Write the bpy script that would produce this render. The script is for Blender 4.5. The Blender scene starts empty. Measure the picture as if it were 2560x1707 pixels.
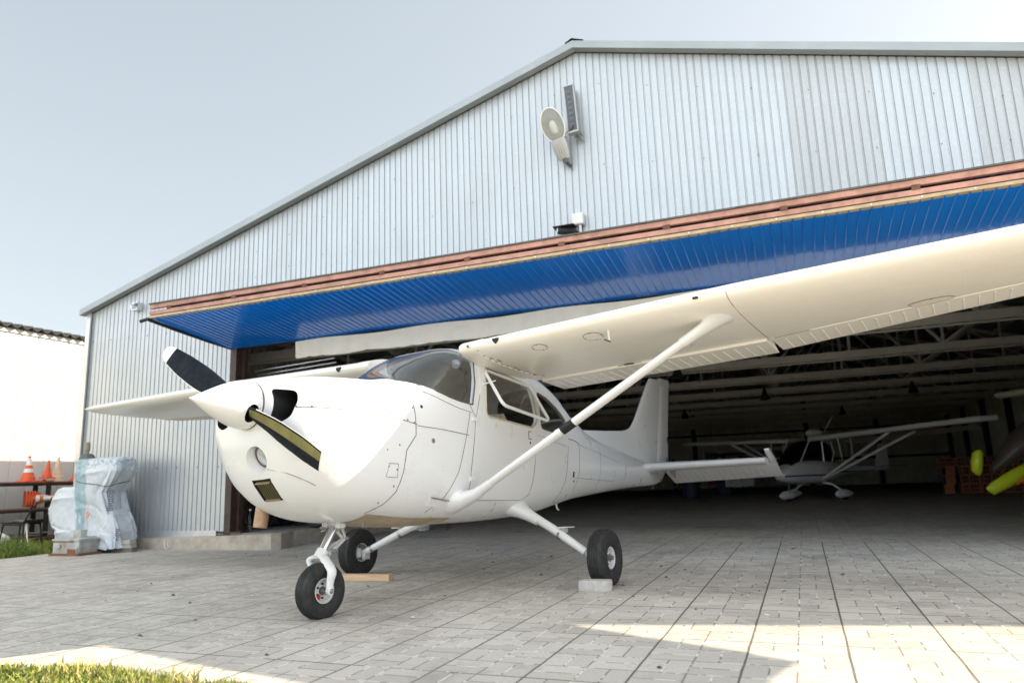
import bpy, bmesh, math, random
import numpy as np
from mathutils import Matrix, Vector
random.seed(7); rng = np.random.default_rng(7)
SC = bpy.context.scene; COL = SC.collection
PI = math.pi; R = math.radians

# ------------------------------------------------------------------ helpers
class MB:
    """collects shapes; build() links them as ONE mesh object"""
    def __init__(s): s.v = []; s.f = []; s.m = []
    def add(s, vs, fs, mi=0):
        o = len(s.v); s.v += [tuple(map(float, p)) for p in vs]
        for f in fs: s.f.append([i + o for i in f]); s.m.append(mi)
        return s
    def box(s, c, d, mi=0, rot=None, taper=1.0):
        x, y, z = d[0] / 2, d[1] / 2, d[2] / 2
        P = [(-x,-y,-z),(x,-y,-z),(x,y,-z),(-x,y,-z),(-x*taper,-y*taper,z),(x*taper,-y*taper,z),(x*taper,y*taper,z),(-x*taper,y*taper,z)]
        if rot is not None: P = [rot @ Vector(p) for p in P]
        P = [(p[0]+c[0], p[1]+c[1], p[2]+c[2]) for p in P]
        return s.add(P, [(0,3,2,1),(4,5,6,7),(0,1,5,4),(1,2,6,5),(2,3,7,6),(3,0,4,7)], mi)
    def loft(s, rings, cap=True, mi=0, close=True):
        n = len(rings[0]); vs = [p for r in rings for p in r]; fs = []
        for i in range(len(rings) - 1):
            for j in range(n if close else n - 1):
                k = (j + 1) % n
                fs.append((i*n+j, i*n+k, (i+1)*n+k, (i+1)*n+j))
        if cap:
            fs.append(tuple(reversed(range(n)))); fs.append(tuple((len(rings)-1)*n + j for j in range(n)))
        return s.add(vs, fs, mi)
    def tube(s, path, r, n=10, mi=0, cap=True, flat=1.0, up=None):
        P = [Vector(p) for p in path]; rr = r if hasattr(r, '__len__') else [r]*len(P)
        rings = []; prev = Vector(up) if up is not None else None
        for i, p in enumerate(P):
            t = (P[min(i+1, len(P)-1)] - P[max(i-1, 0)]).normalized()
            a = prev if prev is not None else (Vector((0,0,1)) if abs(t.z) < .9 else Vector((1,0,0)))
            a = (a - t * a.dot(t)).normalized(); b = t.cross(a); prev = a
            rings.append([p + a*(rr[i]*math.cos(2*PI*k/n)) + b*(rr[i]*flat*math.sin(2*PI*k/n)) for k in range(n)])
        return s.loft(rings, cap, mi)
    def lathe(s, prof, o, ax, n=24, mi=0, cap=True):
        o = Vector(o); t = Vector(ax).normalized()
        a = Vector((0,0,1)) if abs(t.z) < .9 else Vector((1,0,0)); a = (a - t*a.dot(t)).normalized(); b = t.cross(a)
        rings = [[o + t*h + a*(r*math.cos(2*PI*k/n)) + b*(r*math.sin(2*PI*k/n)) for k in range(n)] for r, h in prof]
        return s.loft(rings, cap, mi)
    def prism(s, poly, f0, f1, mi=0):
        n = len(poly); vs = [f0(*p) for p in poly] + [f1(*p) for p in poly]
        fs = [tuple(reversed(range(n))), tuple(range(n, 2*n))] + [(i, (i+1) % n, n+(i+1) % n, n+i) for i in range(n)]
        return s.add(vs, fs, mi)
    def build(s, name, mats, parent=None, smooth=35, recalc=False):
        me = bpy.data.meshes.new(name); me.from_pydata(s.v, [], s.f); me.update()
        for m in (mats if isinstance(mats, (list, tuple)) else [mats]): me.materials.append(m)
        if any(s.m): me.polygons.foreach_set('material_index', s.m)
        if recalc:
            bm = bmesh.new(); bm.from_mesh(me); bmesh.ops.recalc_face_normals(bm, faces=bm.faces); bm.to_mesh(me); bm.free()
        if smooth:
            me.polygons.foreach_set('use_smooth', [True]*len(me.polygons)); me.set_sharp_from_angle(angle=R(smooth))
        o = bpy.data.objects.new(name, me); COL.objects.link(o)
        if parent is not None: o.parent = parent
        return o

def fuse(dst, mb, mats):
    """adds the surface detail collected in mb to the mesh of an existing part"""
    me = dst.data; mats = mats if isinstance(mats, (list, tuple)) else [mats]; base = []
    for m in mats:
        if m.name not in [q.name for q in me.materials if q]: me.materials.append(m)
        base.append([q.name if q else '' for q in me.materials].index(m.name))
    t = bpy.data.meshes.new('t'); t.from_pydata(mb.v, [], mb.f); t.update()
    t.polygons.foreach_set('material_index', [base[i] for i in mb.m])
    bm = bmesh.new(); bm.from_mesh(me); bm.from_mesh(t); bm.to_mesh(me); bm.free(); bpy.data.meshes.remove(t); me.update(); return dst

def smooth(P, k=5):
    P = [Vector(p) for p in P]; out = []
    for i in range(len(P)-1):
        p0, p1, p2, p3 = P[max(i-1,0)], P[i], P[i+1], P[min(i+2,len(P)-1)]
        for j in range(k):
            t = j/k; out.append(.5*((2*p1)+(p2-p0)*t+(2*p0-5*p1+4*p2-p3)*t*t+(3*p1-p0-3*p2+p3)*t**3))
    return out + [P[-1]]

def tag(o, label=None, cat=None, group=None, kind=None):
    if label: o['label'] = label
    if cat: o['category'] = cat
    if group: o['group'] = group
    if kind: o['kind'] = kind
    return o

# site frame: x = along the hangar front (to the right), y = into the hangar, z = up
UV = Vector((-0.17174495, 0.98514145, 0)); DV = Vector((-0.98514145, -0.17174495, 0)); W0 = -4.071831
SITE = Matrix(((UV.x, DV.x, 0, -DV.x*W0), (UV.y, DV.y, 0, -DV.y*W0), (0, 0, 1, 0), (0, 0, 0, 1)))
def site(u, d, z=0): return SITE @ Vector((u, d, z))
SROT = math.atan2(UV.y, UV.x)

def thing(name, label, cat, loc=(0,0,0), rz=0, group=None, frame='site'):
    o = bpy.data.objects.new(name, None); COL.objects.link(o); o.empty_display_size = .2
    if frame == 'site': o.matrix_world = SITE @ Matrix.Translation(loc) @ Matrix.Rotation(rz, 4, 'Z')
    else: o.location = loc; o.rotation_euler = (0, 0, rz)
    return tag(o, label, cat, group)
def place(o, loc, rz=0, extra=None):
    o.matrix_world = SITE @ Matrix.Translation(loc) @ Matrix.Rotation(rz, 4, 'Z') @ (extra or Matrix.Identity(4)); return o
def copy_tree(o, parent=None):
    c = o.copy(); COL.objects.link(c)
    if parent is not None: c.parent = parent
    for ch in list(o.children): copy_tree(ch, c)
    return c

def boolean(o, cut, op='DIFFERENCE', drop=True):
    m = o.modifiers.new('b', 'BOOLEAN'); m.operation = op; m.object = cut; m.solver = 'EXACT'
    try: m.material_mode = 'TRANSFER'
    except Exception: pass
    bpy.context.view_layer.update()
    dg = bpy.context.evaluated_depsgraph_get()
    me = bpy.data.meshes.new_from_object(o.evaluated_get(dg)); nm = o.data.name
    o.modifiers.clear(); o.data = me
    if drop: bpy.data.objects.remove(cut, do_unlink=True)
    return o
def resmooth(o, ang=35):
    me = o.data; me.polygons.foreach_set('use_smooth', [True]*len(me.polygons)); me.set_sharp_from_angle(angle=R(ang)); return o

# ------------------------------------------------------------------ materials
class NT:
    def __init__(s, name):
        s.mat = bpy.data.materials.new(name); s.mat.use_nodes = True; s.t = s.mat.node_tree
        s.b = s.t.nodes['Principled BSDF']; s.out = s.t.nodes['Material Output']
    def n(s, typ, **kw):
        nd = s.t.nodes.new(typ)
        for k, v in kw.items(): setattr(nd, k, v)
        return nd
    def l(s, a, b): s.t.links.new(a, b)
    def val(s, sock, x):
        if hasattr(x, 'is_output'): s.l(x, sock)
        else: sock.default_value = x
    def m(s, op, a, b=0.0, c=None, clamp=False):
        nd = s.n('ShaderNodeMath', operation=op); nd.use_clamp = clamp
        s.val(nd.inputs[0], a); s.val(nd.inputs[1], b)
        if c is not None: s.val(nd.inputs[2], c)
        return nd.outputs[0]
    def noise(s, vec, scale, detail=4, rough=.55, dim='3D'):
        nd = s.n('ShaderNodeTexNoise'); nd.inputs['Scale'].default_value = scale; nd.inputs['Detail'].default_value = detail; nd.inputs['Roughness'].default_value = rough
        if vec is not None: s.l(vec, nd.inputs['Vector'])
        return nd.outputs['Fac']
    def ramp(s, fac, stops):
        nd = s.n('ShaderNodeValToRGB'); e = nd.color_ramp.elements
        while len(e) < len(stops): e.new(.5)
        for el, (p, c) in zip(e, stops): el.position = p; el.color = (c if hasattr(c, '__len__') else (c, c, c)) + (1,) if not hasattr(c, '__len__') or len(c) == 3 else c
        s.l(fac, nd.inputs[0]); return nd.outputs[0]
    def mix(s, fac, a, b, mode='MIX'):
        nd = s.n('ShaderNodeMix', data_type='RGBA', blend_type=mode); s.val(nd.inputs[0], fac)
        for sk, x in ((nd.inputs[6], a), (nd.inputs[7], b)):
            if hasattr(x, 'is_output'): s.l(x, sk)
            else: sk.default_value = tuple(x) + ((1,) if len(x) == 3 else ())
        return nd.outputs[2]
    def obj(s, scale=(1,1,1)):
        tc = s.n('ShaderNodeTexCoord'); mp = s.n('ShaderNodeMapping'); mp.inputs['Scale'].default_value = scale
        s.l(tc.outputs['Object'], mp.inputs[0]); return mp.outputs[0]
    def bump(s, h, strength=.3, dist=.01):
        nd = s.n('ShaderNodeBump'); nd.inputs['Strength'].default_value = strength; nd.inputs['Distance'].default_value = dist
        s.l(h, nd.inputs['Height']); s.l(nd.outputs[0], s.b.inputs['Normal']); return nd

def paint(name, col, rough=.4, metal=0.0, coat=0.0, var=.12, scale=6.0, dirt=None, dirt_amt=.25, bump=0.0, stretch=(1,1,1), spec=.5, rv=.2):
    t = NT(name); v = t.obj(stretch); f = t.noise(v, scale, 5, .6)
    c = Vector(col)
    base = t.ramp(f, [(.3, tuple(c*(1-var))), (.7, tuple(min(1, x) for x in c*(1+var*.6)))])
    if dirt is not None:
        g = t.noise(v, scale*.7+1.3, 8, .68); g = t.m('MULTIPLY', t.ramp(g, [(.44, 0.0), (.82, 1.0)]), dirt_amt)
        base = t.mix(g, base, dirt)
    t.l(base, t.b.inputs['Base Color']); t.b.inputs['Metallic'].default_value = metal
    rr = t.ramp(t.noise(v, scale*2.3, 4), [(.3, max(.02, rough*(1-rv))), (.7, min(1, rough*(1+rv)))]); t.l(rr, t.b.inputs['Roughness'])
    t.b.inputs['Coat Weight'].default_value = coat; t.b.inputs['Specular IOR Level'].default_value = spec
    if bump: t.bump(t.noise(v, scale*6, 3), bump, .01)
    return t.mat

def glass(name, tint=(.55,.6,.62), gloss=.9):
    t = NT(name); t.t.nodes.remove(t.b)
    tr = t.n('ShaderNodeBsdfTransparent'); tr.inputs[0].default_value = tint + (1,)
    gl = t.n('ShaderNodeBsdfGlossy'); gl.inputs['Roughness'].default_value = .03; gl.inputs[0].default_value = (gloss, gloss, gloss, 1)
    fr = t.n('ShaderNodeFresnel'); ge = t.n('ShaderNodeNewGeometry'); t.l(t.m('MULTIPLY_ADD', ge.outputs['Backfacing'], 1/1.45-1.45, 1.45), fr.inputs[0])
    mx = t.n('ShaderNodeMixShader'); t.l(fr.outputs[0], mx.inputs[0]); t.l(tr.outputs[0], mx.inputs[1]); t.l(gl.outputs[0], mx.inputs[2]); t.l(mx.outputs[0], t.out.inputs[0])
    return t.mat

M = {}
M['white'] = paint('white aircraft paint', (.75,.755,.755), .28, coat=.35, var=.015, scale=2.0, dirt=(.66,.65,.61), dirt_amt=.02, rv=.03)
M['wing'] = paint('white wing paint', (.88,.85,.77), .3, coat=.3, var=.02, scale=1.7, dirt=(.68,.62,.50), dirt_amt=.08, rv=.03)
def dented(m, scale, strength):
    nt = m.node_tree; b = nt.nodes['Principled BSDF']; tc = nt.nodes.new('ShaderNodeTexCoord'); n = nt.nodes.new('ShaderNodeTexNoise'); n.inputs['Scale'].default_value = scale; n.inputs['Detail'].default_value = 2
    bp = nt.nodes.new('ShaderNodeBump'); bp.inputs['Strength'].default_value = strength; bp.inputs['Distance'].default_value = .03; nt.links.new(tc.outputs['Object'], n.inputs['Vector']); nt.links.new(n.outputs['Fac'], bp.inputs['Height'])
    nt.links.new(bp.outputs[0], b.inputs['Normal']); nt.links.new(bp.outputs[0], b.inputs['Coat Normal'])
dented(M['white'], 5.0, .10); dented(M['wing'], 4.0, .14)
M['seam'] = paint('dark panel gap', (.10,.095,.085), .7, var=.3)
M['screw'] = paint('steel screw head', (.12,.12,.12), .4, metal=.6)
M['rivet'] = paint('painted rivet', (.66,.64,.58), .4)
M['bead'] = paint('raised skin bead', (.86,.84,.78), .35, var=.02)
M['bladeblack'] = paint('blue black blade paint', (.003,.006,.012), .6, coat=.0, var=.3, scale=9, spec=.15)
M['bladewhite'] = paint('white blade tip', (.78,.78,.76), .35, var=.04)
M['olive'] = paint('olive blade reflection', (.23,.21,.075), .4, metal=.4, var=.25, scale=12)  # olive reflection on the lower blade, painted in as a colour
M['rubber'] = paint('black tyre rubber', (.018,.018,.019), .72, var=.35, scale=14, dirt=(.07,.065,.06), dirt_amt=.2, bump=.08)
M['rim'] = paint('white wheel rim', (.66,.67,.67), .4, var=.08, scale=20, dirt=(.2,.18,.15), dirt_amt=.5)
M['steel'] = paint('dull steel', (.38,.38,.39), .38, metal=.9, var=.2, scale=18, dirt=(.08,.07,.06), dirt_amt=.5)
M['chrome'] = paint('chromed oleo tube', (.78,.8,.82), .12, metal=1, var=.03)
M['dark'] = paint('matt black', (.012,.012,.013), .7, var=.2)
M['interior'] = paint('cabin lining', (.52,.51,.48), .8, var=.2)
M['leather'] = paint('tan leather seat', (.36,.29,.21), .55, var=.12, scale=14)
M['glassd'] = glass('cabin glass', (.75,.76,.74))
M['glassw'] = glass('windshield glass', (.93,.95,.96))
M['glasss'] = glass('smoked canopy', (.10,.11,.12))
M['glassc'] = glass('clear lens', (.85,.86,.85))
M['pipe'] = paint('heat tanned exhaust', (.42,.27,.17), .5, metal=.35, var=.2, scale=9)
M['belly'] = paint('oily belly skin', (.50,.40,.27), .5, var=.25, scale=7, dirt=(.12,.08,.05), dirt_amt=.6)
M['red'] = paint('red paint', (.55,.02,.015), .35, coat=.3, var=.15)
M['lens'] = paint('frosted lamp glass', (.62,.64,.66), .15, metal=.5, var=.2, scale=60)
# ------------------------------------------------------------------ the parked high wing aircraft (its own frame: x forward, y left, z up)
ac = bpy.data.objects.new('light_aircraft', None); COL.objects.link(ac); ac.empty_display_size = .3
tag(ac, 'white high wing propeller aircraft parked on the paving with its nose towards the viewer', 'aircraft')
_ya, _ro, _pi, _sc = -0.0038, 0.0243, 0.0397, 1.0107
AC_T = Vector((-0.0473, -0.0378, 0))
AC_R = Matrix.Rotation(_ya, 3, 'Z') @ Matrix(((math.cos(_pi),0,-math.sin(_pi)),(0,1,0),(math.sin(_pi),0,math.cos(_pi)))) @ Matrix.Rotation(_ro, 3, 'X')
ac.matrix_world = Matrix.Translation(AC_T) @ (AC_R * _sc).to_4x4()
def w2b(p): return (AC_R.transposed() @ (Vector(p) - AC_T)) / _sc

# station table: x, z bottom, z top, half width, z of widest, upper exponent, lower exponent
FS = np.array([
 (.955,1.10,1.450,.215,1.30,2.3,2.0),(.950,1.06,1.460,.26,1.29,2.35,2.0),(.935,1.00,1.474,.325,1.27,2.5,2.0),(.905,.92,1.490,.385,1.24,2.6,2.05),
 (.855,.835,1.508,.430,1.21,2.7,2.1),(.775,.745,1.530,.466,1.17,2.8,2.2),(.60,.645,1.562,.495,1.13,3.0,2.4),(.35,.597,1.590,.515,1.10,3.1,2.8),
 (.08,.578,1.612,.524,1.08,3.2,3.0),(-.10,.566,1.645,.530,1.08,3.2,3.1),(-.30,.556,1.755,.536,1.10,3.6,3.1),(-.55,.55,1.905,.542,1.12,4.0,3.1),(-.74,.547,1.985,.545,1.14,4.2,3.1),(-.95,.547,2.012,.546,1.15,4.2,3.1),
 (-1.3,.552,2.015,.545,1.16,4.0,3.1),(-1.8,.57,2.00,.538,1.16,3.6,3.0),(-2.2,.60,1.965,.520,1.16,3.2,3.0),(-2.5,.64,1.885,.494,1.16,3.0,2.9),(-2.8,.685,1.765,.458,1.15,2.8,2.8),
 (-3.1,.725,1.640,.415,1.14,2.6,2.7),(-3.4,.755,1.545,.37,1.13,2.4,2.6),(-4.0,.805,1.445,.29,1.11,2.3,2.4),(-4.7,.862,1.365,.21,1.10,2.2,2.2),(-5.4,.905,1.29,.135,1.09,2.2,2.2),(-5.9,.93,1.235,.080,1.08,2.1,2.1),(-6.15,.955,1.20,.045,1.08,2.1,2.1)])
_fx = -FS[:, 0]
def _pchip(x, xs, ys):
    h = np.diff(xs); d = np.diff(ys)/h; m = np.zeros(len(xs)); m[0] = d[0]; m[-1] = d[-1]
    for i in range(1, len(xs)-1): m[i] = 0 if d[i-1]*d[i] <= 0 else 3*(h[i-1]+h[i])/((2*h[i]+h[i-1])/d[i-1]+(h[i]+2*h[i-1])/d[i])
    i = int(np.clip(np.searchsorted(xs, x)-1, 0, len(xs)-2)); t = (x-xs[i])/h[i]
    return float((1+2*t)*(1-t)**2*ys[i] + t*(1-t)**2*h[i]*m[i] + t*t*(3-2*t)*ys[i+1] + t*t*(t-1)*h[i]*m[i+1])
def fs(x): return [_pchip(-x, _fx, FS[:, k]) for k in range(1, 7)]
def ring(x, off=0.0, n=72, xo=None):
    zb, zt, hw, zc, nu, nl = fs(x); out = []
    zb -= off; zt += off; hw += off
    for k in range(n):
        a = 2*PI*k/n; c, s = math.cos(a), math.sin(a); e = nu if s > 0 else nl
        y = hw*math.copysign(abs(c)**(2/e), c); z = zc + ((zt-zc) if s > 0 else (zc-zb))*math.copysign(abs(s)**(2/e), s)
        out.append((x if xo is None else xo, y, z))
    return out
def yside(x, z):
    zb, zt, hw, zc, nu, nl = fs(x)
    t, e = ((z-zc)/(zt-zc), nu) if z > zc else ((zc-z)/(zc-zb), nl)
    return hw*max(0.0, 1-min(1, abs(t))**e)**(1/e)
def ztop(x, y):
    zb, zt, hw, zc, nu, nl = fs(x); return zc + (zt-zc)*max(0, 1-(abs(y)/hw)**nu)**(1/nu)
def zbot(x, y):
    zb, zt, hw, zc, nu, nl = fs(x); return zc - (zc-zb)*max(0, 1-(abs(y)/hw)**nl)**(1/nl)
def xstations(a, b):
    xs = [a]
    for x in FS[:, 0]:
        if b < x < a: xs.append(float(x))
    xs.append(b); out = []
    for p, q in zip(xs, xs[1:]):
        k = max(1, int(round((p-q)/.09))); out += [p + (q-p)*i/k for i in range(k)]
    return out + [b]
def solid(a, b, off=0.0): return MB().loft([ring(x, off) for x in xstations(a, b)])
def shell(a, b, t, name, mat, out=.0):
    o = solid(a, b, out).build(name, mat, None, 0, True)
    return o
def side_prism(poly, y0, y1): return MB().prism(poly, lambda x, z: (x, y0, z), lambda x, z: (x, y1, z))
def rounded(poly, r, k=5):
    out = []; n = len(poly)
    for i in range(n):
        p0, p, p1 = Vector(poly[i-1]), Vector(poly[i]), Vector(poly[(i+1) % n])
        a = (p0-p); b = (p1-p); q = min(r, a.length*.45, b.length*.45); A = p + a.normalized()*q; B = p + b.normalized()*q
        for j in range(k+1):
            t = j/k; out.append(tuple(A*(1-t)**2 + p*2*t*(1-t) + B*t*t))
    return out
def seam(mb, pts, r=.0020, side=1, dens=.05, lift=.0012):
    P = []
    for (x0, z0), (x1, z1) in zip(pts, pts[1:]):
        k = max(1, int(math.hypot(x1-x0, z1-z0)/dens))
        P += [(x0+(x1-x0)*i/k, z0+(z1-z0)*i/k) for i in range(k)]
    P.append(pts[-1]); mb.tube([(x, side*(yside(x, z)+lift), z) for x, z in P], r, 5)
def stud(mb, x, z, r=.006, side=1, mi=0):
    y = yside(x, z); d = .02; ny = Vector((-(yside(x+d, z)-yside(x-d, z))/(2*d), 1, -(yside(x, z+d)-yside(x, z-d))/(2*d))).normalized()
    p = Vector((x, y, z)); mb.lathe([(r*1.0, -.002), (r, .0015), (r*.6, .0025)], (p.x, side*p.y, p.z), (ny.x, side*ny.y, ny.z), 8, mi)

# ---- side window outlines (x, z)
DOORWIN = rounded([(-.95,1.40),(-1.73,1.362),(-1.822,1.43),(-1.785,1.755),(-1.10,1.862),(-1.02,1.80)], .07)
REARWIN = rounded([(-1.895,1.372),(-2.18,1.352),(-2.50,1.40),(-2.495,1.50),(-2.35,1.59),(-2.11,1.685),(-1.895,1.725)], .05)
WSHIELD = [(.10,1.70),(-.03,1.632),(-.12,1.598),(-.24,1.566),(-.37,1.532),(-.50,1.50),(-.62,1.484),(-.775,1.474),(-.83,1.66),(-.90,1.865),(-.80,1.93),(-.74,1.99),(-.70,2.3),(.12,2.3)]
BACKWIN = [(-2.44,2.2),(-2.46,1.82),(-2.60,1.60),(-2.68,1.565),(-3.10,1.555),(-3.20,1.70),(-2.9,2.2)]

SPLIT = -.09
body = solid(SPLIT, -6.15).build('fuselage', [M['white']], None, 0, True)
cav = MB().loft([ring(x, -.03) for x in xstations(-.16, -3.22)]).build('cut', [M['interior']], None, 0, True)
boolean(body, cav)
for poly, y0, y1 in ((DOORWIN, -1, 1), (REARWIN, -1, 1), (WSHIELD, -1, 1), (BACKWIN, -.42, .42)):
    boolean(body, side_prism(poly, y0, y1).build('cut', [M['white']], None, 0, True))
body.parent = ac; resmooth(body)
def pane(poly, y0, y1, name, mat, x0, x1, off=-.006):
    a = MB().loft([ring(x, off) for x in xstations(x0, x1)]).build(name, [mat], None, 0, True)
    b = MB().loft([ring(x, off-.005) for x in xstations(x0+.05, x1-.05)]).build('cut', [mat], None, 0, True)
    boolean(a, b); boolean(a, side_prism(poly, y0, y1).build('cut', [mat], None, 0, True), 'INTERSECT')
    a.name = name; a.parent = ac; resmooth(a); return a
ws = pane(WSHIELD, -1, 1, 'windshield', M['glassw'], .1, -1.1)
pane(DOORWIN, -1, -.2, 'door_window', M['glassd'], -.8, -2.0)
pane(REARWIN, .2, 1, 'side_window', M['glassd'], -1.7, -2.7); pane(REARWIN, -1, -.2, 'side_window', M['glassd'], -1.7, -2.7)
pane(BACKWIN, -.42, .42, 'rear_window', M['glassd'], -2.2, -3.3)
# windshield centre strip and rim beads
rim = MB()
rim.tube([(x, yside(x, z)+.002 if x < -.12 else .0, z) for x, z in [(-.2,1.575),(-.37,1.532),(-.50,1.50),(-.62,1.484),(-.775,1.474)]], .006, 6)
rim.tube([(x, yside(x, z)+.002, z) for x, z in [(-.775,1.474),(-.83,1.66),(-.90,1.865)]], .006, 6)
rim.build('sealing_bead', M['seam'], ws)

# ---- cowling with its openings
PY = .035                                            # thrust line offset as seen in the photograph
cowl = solid(.955, SPLIT).build('cowling', [M['white']], None, 0, True)
inl = rounded([(.185,1.425),(.345,1.405),(.375,1.33),(.345,1.235),(.27,1.200),(.19,1.222),(.222,1.30),(.222,1.36)], .035)
for sgn in (1, -1):
    MBc = MB().prism([(PY*.5 + sgn*(y), z) for y, z in inl], lambda y, z: (.60, y, z), lambda y, z: (1.1, y, z))
    boolean(cowl, MBc.build('cut', [M['dark']], None, 0, True))
lx = Vector((.9, .0, -.42)).normalized()
boolean(cowl, MB().lathe([(.070,-.075),(.080,-.03),(.090,.03),(.105,.2)], (.905, PY+.035, 1.0), lx, 32).build('cut', [M['white']], None, 0, True))
fr = Matrix.Rotation(R(40), 3, 'Y')
boolean(cowl, MB().box((.835, PY+.02, .79), (.13, .165, .175), 0, fr).build('cut', [M['dark']], None, 0, True))
cowl.parent = ac; resmooth(cowl, 30)
lamp = MB(); lamp.lathe([(.066,0),(.066,.006),(.045,.014),(.0,.018)], Vector((.905, PY+.035, 1.0)) - lx*.045, lx, 28, 0, False)
ll = lamp.build('landing_light', M['lens'], ac)
g = MB(); g.lathe([(.073,-.004),(.073,.010),(.064,.012),(.064,-.004)], Vector((.905, PY+.035, 1.0)) - lx*.045, lx, 28); g.build('lamp_rim', M['seam'], ll)
fl = MB(); c0 = Vector((.828, PY+.02, .79)) + fr @ Vector((-.035, 0, 0))
fl.box(c0, (.01, .155, .165), 0, fr)
for i in range(7): fl.box(c0 + fr @ Vector((.012, -.06+.02*i, -.005)), (.012, .007, .12), 1, fr)
fl.box(c0 + fr @ Vector((.02, 0, .066)), (.02, .13, .006), 2, fr); fl.box(c0 + fr @ Vector((.02, 0, -.07)), (.02, .13, .006), 2, fr)
fl.build('air_filter', [M['dark'], paint('dusty filter louvre', (.10,.085,.035), .6, var=.3, scale=40), paint('filter frame', (.30,.22,.12), .5)], cowl)
ring_m = MB()                                         # flat collar between spinner and inlets with screws
ring_m.lathe([(.168,-.25),(.166,-.02),(.163,.008),(.150,.012),(.10,.012)], (.957, PY*.6, 1.336), (1,0,0), 48)
rg = ring_m.build('nose_ring', M['white'], cowl)
sc_ = MB()
for a in (-60, -40, -20, 5, 25, 150, 170, 190, 210, 235): [sc_.lathe([(.0042,0),(.0042,.002)], (xx, PY*.6+.166*math.cos(R(a)), 1.336+.166*math.sin(R(a))), (0,math.cos(R(a)),math.sin(R(a))), 8) for xx in (.93,.89)]
for x, z in [(.9,1.30),(.82,1.305),(.62,1.31),(-.07,1.38),(-.07,1.27),(.0,1.285),(.11,.93),(.09,1.10),(.12,.82),(-.13,1.49),(.2,.71),(.45,1.315),(.3,1.31)]: stud(sc_, x, z, .0065)
for x, z in [(.19,.95),(.21,1.06)]: stud(sc_, x, z, .005)
fuse(cowl, sc_, M['screw'])
se = MB()
seam(se, [(.9,1.295),(.6,1.302),(.3,1.295),(.05,1.28),(-.1,1.258)], .0024)
seam(se, [(-.088,1.56),(-.085,1.30),(-.08,1.18),(.02,1.066),(.045,.92),(.085,.78),(.15,.70),(.24,.645)], .003)
seam(se, [(.10,.97),(.19,.97),(.21,.88),(.10,.876),(.10,.97)], .0018)
seam(se, [(.90,.93),(.80,.87),(.70,.82)], .0018)
fuse(cowl, se, M['seam'])
for (x, z, r, nm, mt) in ((-.165,1.396,.014,'drain_hole',M['dark']), (-.271,1.151,.019,'vent_plug',M['steel'])):
    h = MB(); stud(h, x, z, r); h.build(nm, mt, body)

# ---- fuselage seams, rivets and small fittings
se = MB()
seam(se, [(-.735,1.406),(-.684,1.226),(-.581,.938),(-.461,.752),(-.33,.64)], .0022)
seam(se, [(-.16,1.535),(-.30,1.495),(-.45,1.455),(-.60,1.425),(-.763,1.408)], .002)
seam(se, [(-.102,1.25),(-.40,1.243),(-.712,1.224)], .0022)
seam(se, [(-.81,1.36),(-.79,1.22),(-.74,.95),(-.745,.80)], .0022)
seam(se, [(-.745,.80),(-.82,.735),(-.89,.72),(-1.594,.72),(-1.699,.765),(-1.74,1.0),(-1.80,1.372)], .0022)
seam(se, [(-.735,1.474),(-.81,1.37)], .0018); seam(se, [(-.95,1.80),(-.885,1.56),(-.81,1.36)], .0022)
seam(se, [(-2.52,1.322),(-2.72,1.312),(-2.82,1.29)], .004); seam(se, [(-2.50,1.25),(-2.42,.9),(-2.33,.70),(-2.5,.70)], .0018)
seam(se, [(-2.82,1.29),(-2.80,1.0),(-2.72,.81)], .0018); seam(se, [(-2.66,.94),(-3.4,.94),(-4.13,.94)], .0016)
seam(se, [(-2.83,1.28),(-3.4,1.25),(-4.3,1.17)], .0016); seam(se, [(-1.83,1.305),(-2.1,1.27),(-2.45,1.24)], .0016)
seam(se, [(-3.6,1.35),(-3.55,1.1),(-3.5,.82)], .0016); seam(se, [(-4.6,1.28),(-4.55,1.1),(-4.5,.92)], .0016)
seam(se, [(-1.20,.70),(-1.22,.64),(-1.21,.59)], .002); seam(se, [(-.40,.66),(-.47,.60),(-.55,.57)], .002)
fuse(body, se, M['seam'])
rv = MB()
def rivets(a, b, st=.028, r=.0035):
    k = int(math.hypot(b[0]-a[0], b[1]-a[1])/st)
    for i in range(k+1): stud(rv, a[0]+(b[0]-a[0])*i/k, a[1]+(b[1]-a[1])*i/k, r)
rivets((-.30,1.515),(-.74,1.43)); rivets((.10,1.5),(.02,.75), .05); rivets((-.82,1.30),(-.77,.85), .04); rivets((-.15,1.24),(-.69,1.205), .035); rivets((-2.75,1.25),(-2.68,.85), .045); rivets((-3.5,1.3),(-3.45,.85), .05); rivets((-4.55,1.25),(-4.5,.93), .05); rivets((-2.9,.96),(-5.6,.99), .06); rivets((-.70,1.38),(-.58,.98), .035); rivets((.2,.66),(-.42,.62), .035); rivets((-.9,.66),(-2.2,.665), .035)
rivets((-2.4,.72),(-2.6,1.25), .04); rivets((-1.78,.75),(-1.86,1.30), .04); rivets((-3.0,1.36),(-5.2,1.20), .05)
fuse(body, rv, M['rivet'])
dk = MB()
for x, z in [(-.28,.98),(-.28,.955),(-.38,.965),(-.38,.94),(-.33,.83),(-.34,.80),(-.42,.82)]: stud(dk, x, z, .004)
fuse(body, dk, M['rivet'])
def plate(name, cx, cz, w, h, mat, parent=body, t=.006, tilt=0.0):
    m = MB(); P = []
    ca, sa = math.cos(tilt), math.sin(tilt)
    for a, b in ((-1,-1),(1,-1),(1,1),(-1,1)):
        x = cx + (a*w*ca - b*h*sa)/2; z = cz + (a*w*sa + b*h*ca)/2; P.append((x, z))
    m.prism(P, lambda x, z: (x, yside(x, z)-.004, z), lambda x, z: (x, yside(x, z)+t, z)); return m.build(name, mat, parent, 0, True)
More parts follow.
